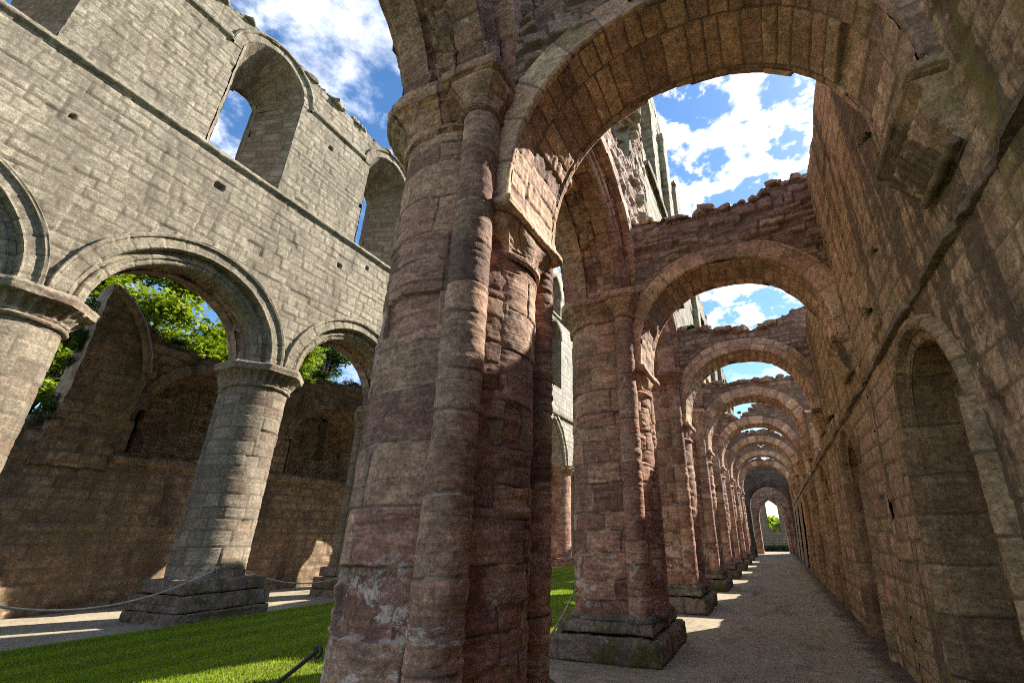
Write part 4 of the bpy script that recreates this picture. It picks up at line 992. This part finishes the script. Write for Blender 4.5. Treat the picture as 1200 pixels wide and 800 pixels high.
for kk, txt in ((4, 'fifth'), (5, 'sixth'), (6, 'seventh')):
    q_ = np.random.RandomState(kk); tufts([(-1.3+2.3*q_.rand(), PY[kk]-.4+.5*q_.rand(), 6.7) for i in range(6)], 'small moss tufts along the broken top of the %s arch' % txt, kk+20, .1, (M_MOSS, M_FERN)[kk % 2])
tufts([(-1.55+.12*i, PY[3]-.3+.05*i, 6.72) for i in range(7)], 'yellow moss on top of the fourth arch', 1, .12, M_MOSS)
tufts([(-1.6+.1*i, PY[1]-.25, 7.36) for i in range(4)], 'pale grass tuft where the second arch meets the broken wall', 2, .09, M_MOSS)
tufts([(-1.6+.1*i, PY[2]-.3, 7.05) for i in range(4)], 'green tuft at the left end of the third arch top', 3, .11, M_FERN)
rng = np.random.RandomState(6)
tufts([(LF-.1-.5*rng.rand(), 6.2+3*rng.rand(), 15.35) for i in range(10)], 'grass growing along the top of the sunlit ashlar wall', 4, .16, M_MOSS, 'wall_grass')
tufts([(FX-.3-.5*rng.rand(), 10.5+4*rng.rand(), 7.5+.5*rng.rand()) for i in range(16)], 'dark ivy over the wall top under the narrower arch', 5, .32, M_FERN, 'wall_ivy')
tufts([(FX-.2-.5*rng.rand(), 6.0+1.4*rng.rand(), 7.3) for i in range(7)], 'dark ivy on the wall top behind the widest arch', 6, .25, M_FERN, 'wall_ivy')
tufts([(LX-3.6, 24.1, 10.6), (LX+.75, 24.2, 10.55)], 'small weed on the sill of the far lancet', 7, .16, M_FERN, 'weed')

rng = np.random.RandomState(26)
tufts([(FX+.25*rng.rand(), 4.76-.05*rng.rand(), 4.3+3.3*rng.rand()**1.3) for i in range(16)], 'ivy climbing the broken upright edge of the far wall', 8, .2, M_FERN, 'wall_ivy')
# ------------------------------------------------------------------ ropes
def rope(p0, p1, sag, label, mat, rad=.018, seed=0):
    t = thing('rope_barrier', p0, label, 'rope', 'rope barriers hooked to the piers')
    s = np.linspace(0, 1, 40); a, b = np.array(p0), np.array(p1)
    P = a+np.outer(s, b-a); P[:,2] -= sag*4*s*(1-s); P -= a
    mb = MB(); tube(mb, P, rad); 
    th = s[:, None]
    mb.build('rope', mat, t)
    mb = MB(); ang = np.linspace(0, 2*math.pi, 12); tube(mb, np.stack([.035*np.cos(ang), 0*ang, .035*np.sin(ang)-.01], -1), .009, 6); mb.build('hook', M_IRON, t)
    return t
rope((-11.46, LY0-.32, .98), (-11.46, LBY[1]+.3, .98), .5, 'pale rope drooping from the roped round pier toward the picture edge', M_ROPE, .02)
rope((-11.5, LY0+.35, .93), (-11.5, LBY[3]-.3, .93), .42, 'thin rope running from the roped round pier behind the nearest pier', M_ROPE, .016)
rope((-2.95, PY[1]-.62, .86), (-3.0, PY[0]+.6, .86), .62, 'grey rope from the second pier toward the nearest pier', M_ROPE, .014)
rope((-3.02, PY[0]-.5, .89), (-3.1, PY[0]-BAY+.6, .86), .45, 'dark chain-like rope at the foot of the nearest pier', M_CHAIN, .014)

# ------------------------------------------------------------------ sky and sun
AZ, EL = 38., 40.
world = bpy.data.worlds.new('World'); sc.world = world; world.use_nodes = True
nt = world.node_tree; nt.nodes.clear(); L_ = nt.links.new
out = nt.nodes.new('ShaderNodeOutputWorld')
sky = nt.nodes.new('ShaderNodeTexSky'); sky.sky_type = 'NISHITA'; sky.sun_disc = False; sky.sun_elevation = R(EL); sky.sun_rotation = R(AZ); sky.air_density = 1.0; sky.dust_density = .3; sky.ozone_density = 2.0
tc = nt.nodes.new('ShaderNodeTexCoord'); sx = nt.nodes.new('ShaderNodeSeparateXYZ'); L_(tc.outputs['Generated'], sx.inputs[0])
def mth(op, a, b=0.):
    n = nt.nodes.new('ShaderNodeMath'); n.operation = op
    for i, v in ((0, a), (1, b)):
        if isinstance(v, (int, float)): n.inputs[i].default_value = v
        else: L_(v, n.inputs[i])
    return n.outputs[0]
zc = mth('ADD', mth('MAXIMUM', sx.outputs[2], 0.), .18)
cv = nt.nodes.new('ShaderNodeCombineXYZ'); L_(mth('DIVIDE', sx.outputs[0], zc), cv.inputs[0]); L_(mth('DIVIDE', sx.outputs[1], zc), cv.inputs[1]); cv.inputs[2].default_value = 1.3
def nz(scale, detail, rough, loc, dist=.0):
    mp = nt.nodes.new('ShaderNodeMapping'); mp.inputs['Location'].default_value = loc; L_(cv.outputs[0], mp.inputs[0])
    n = nt.nodes.new('ShaderNodeTexNoise'); n.inputs['Scale'].default_value = scale; n.inputs['Detail'].default_value = detail; n.inputs['Roughness'].default_value = rough; n.inputs['Distortion'].default_value = dist
    L_(mp.outputs[0], n.inputs['Vector']); return n.outputs['Fac']
def stepn(v, lo, hi):
    n = nt.nodes.new('ShaderNodeMapRange'); n.interpolation_type = 'SMOOTHSTEP'; n.inputs['From Min'].default_value = lo; n.inputs['From Max'].default_value = hi; L_(v, n.inputs['Value']); return n.outputs['Result']
big = nz(1.1, 3, .5, (2.3, 4.1, 0)); fine = nz(11, 9, .6, (3.2, .7, 0), .12)
puff = stepn(mth('ADD', mth('ADD', mth('MULTIPLY', big, .3), mth('MULTIPLY', fine, .72)), mth('MULTIPLY', sx.outputs[2], .06)), .515, .60)
low = stepn(sx.outputs[2], .30, .5)           # the bank thins out towards the horizon
puff = mth('MULTIPLY', puff, mth('ADD', mth('MULTIPLY', low, .75), .25))
wisp = stepn(mth('ADD', mth('MULTIPLY', nz(1.5, 4, .55, (6.1, 1.1, 0), .6), .5), mth('MULTIPLY', nz(10, 9, .62, (4.2, 9.7, 0), .2), .5)), .465, .62)
wgt = stepn(sx.outputs[1], .42, .6)
cover = mth('ADD', mth('MULTIPLY', puff, wgt), mth('MULTIPLY', mth('MULTIPLY', wisp, .72), mth('SUBTRACT', 1., wgt)))
b1 = nt.nodes.new('ShaderNodeBackground'); b1.inputs['Strength'].default_value = .043
hs = nt.nodes.new('ShaderNodeHueSaturation'); hs.inputs['Saturation'].default_value = 1.22; L_(sky.outputs[0], hs.inputs['Color']); L_(hs.outputs[0], b1.inputs['Color'])
b2 = nt.nodes.new('ShaderNodeBackground'); b2.inputs['Color'].default_value = (.93,.95,1,1); L_(mth('ADD', mth('MULTIPLY', stepn(nz(7, 8, .6, (8.8, 3.3, 0), .2), .35, .65),   .18), .25), b2.inputs['Strength'])
mx = nt.nodes.new('ShaderNodeMixShader'); L_(mth('MULTIPLY', cover, .95), mx.inputs[0]); L_(b1.outputs[0], mx.inputs[1]); L_(b2.outputs[0], mx.inputs[2]); L_(mx.outputs[0], out.inputs[0])
ld = bpy.data.lights.new('sun', 'SUN'); ld.energy = 2.05; ld.angle = R(.5); ld.color = (1, .94, .84)
lo = bpy.data.objects.new('sun', ld); COL.objects.link(lo)
sd = Vector((math.sin(R(AZ))*math.cos(R(EL)), math.cos(R(AZ))*math.cos(R(EL)), math.sin(R(EL)))); lo.rotation_euler = sd.to_track_quat('Z', 'Y').to_euler(); lo.location = (10, 20, 30)

# ------------------------------------------------------------------ camera
W, H = 1200., 800.
pp = np.array([669.604, 415.316]); VY = np.array([910.583, 625.539]); VZ = np.array([658.016, -868.133])
a, b = VY-pp, VZ-pp; f = math.sqrt(-(a@b))
yv = np.array([a[0], -a[1], -f]); yv /= np.linalg.norm(yv); zv = np.array([b[0], -b[1], -f]); zv /= np.linalg.norm(zv); xv = np.cross(yv, zv)
rot = Matrix([list(map(float, r)) for r in (xv, yv, zv)])      # camera axes to world
cam = bpy.data.cameras.new('camera'); co = bpy.data.objects.new('camera', cam); COL.objects.link(co)
co.matrix_world = Matrix.Translation((0, 0, 1.6)) @ rot.to_4x4()
cam.sensor_width = 36; cam.lens = 36*f/W; cam.clip_start = .05; cam.clip_end = 3000
cam.shift_x = -(pp[0]-W/2)/W; cam.shift_y = (pp[1]-H/2)/W
sc.camera = co

sc.view_settings.view_transform = 'Standard'; sc.view_settings.look = 'None'; sc.view_settings.exposure = 2.5; sc.view_settings.gamma = 1; sc.view_settings.use_curve_mapping = False
sc.cycles.filter_width = 1.0; sc.cycles.use_denoising = False; sc.cycles.max_bounces = 8; sc.cycles.diffuse_bounces = 6
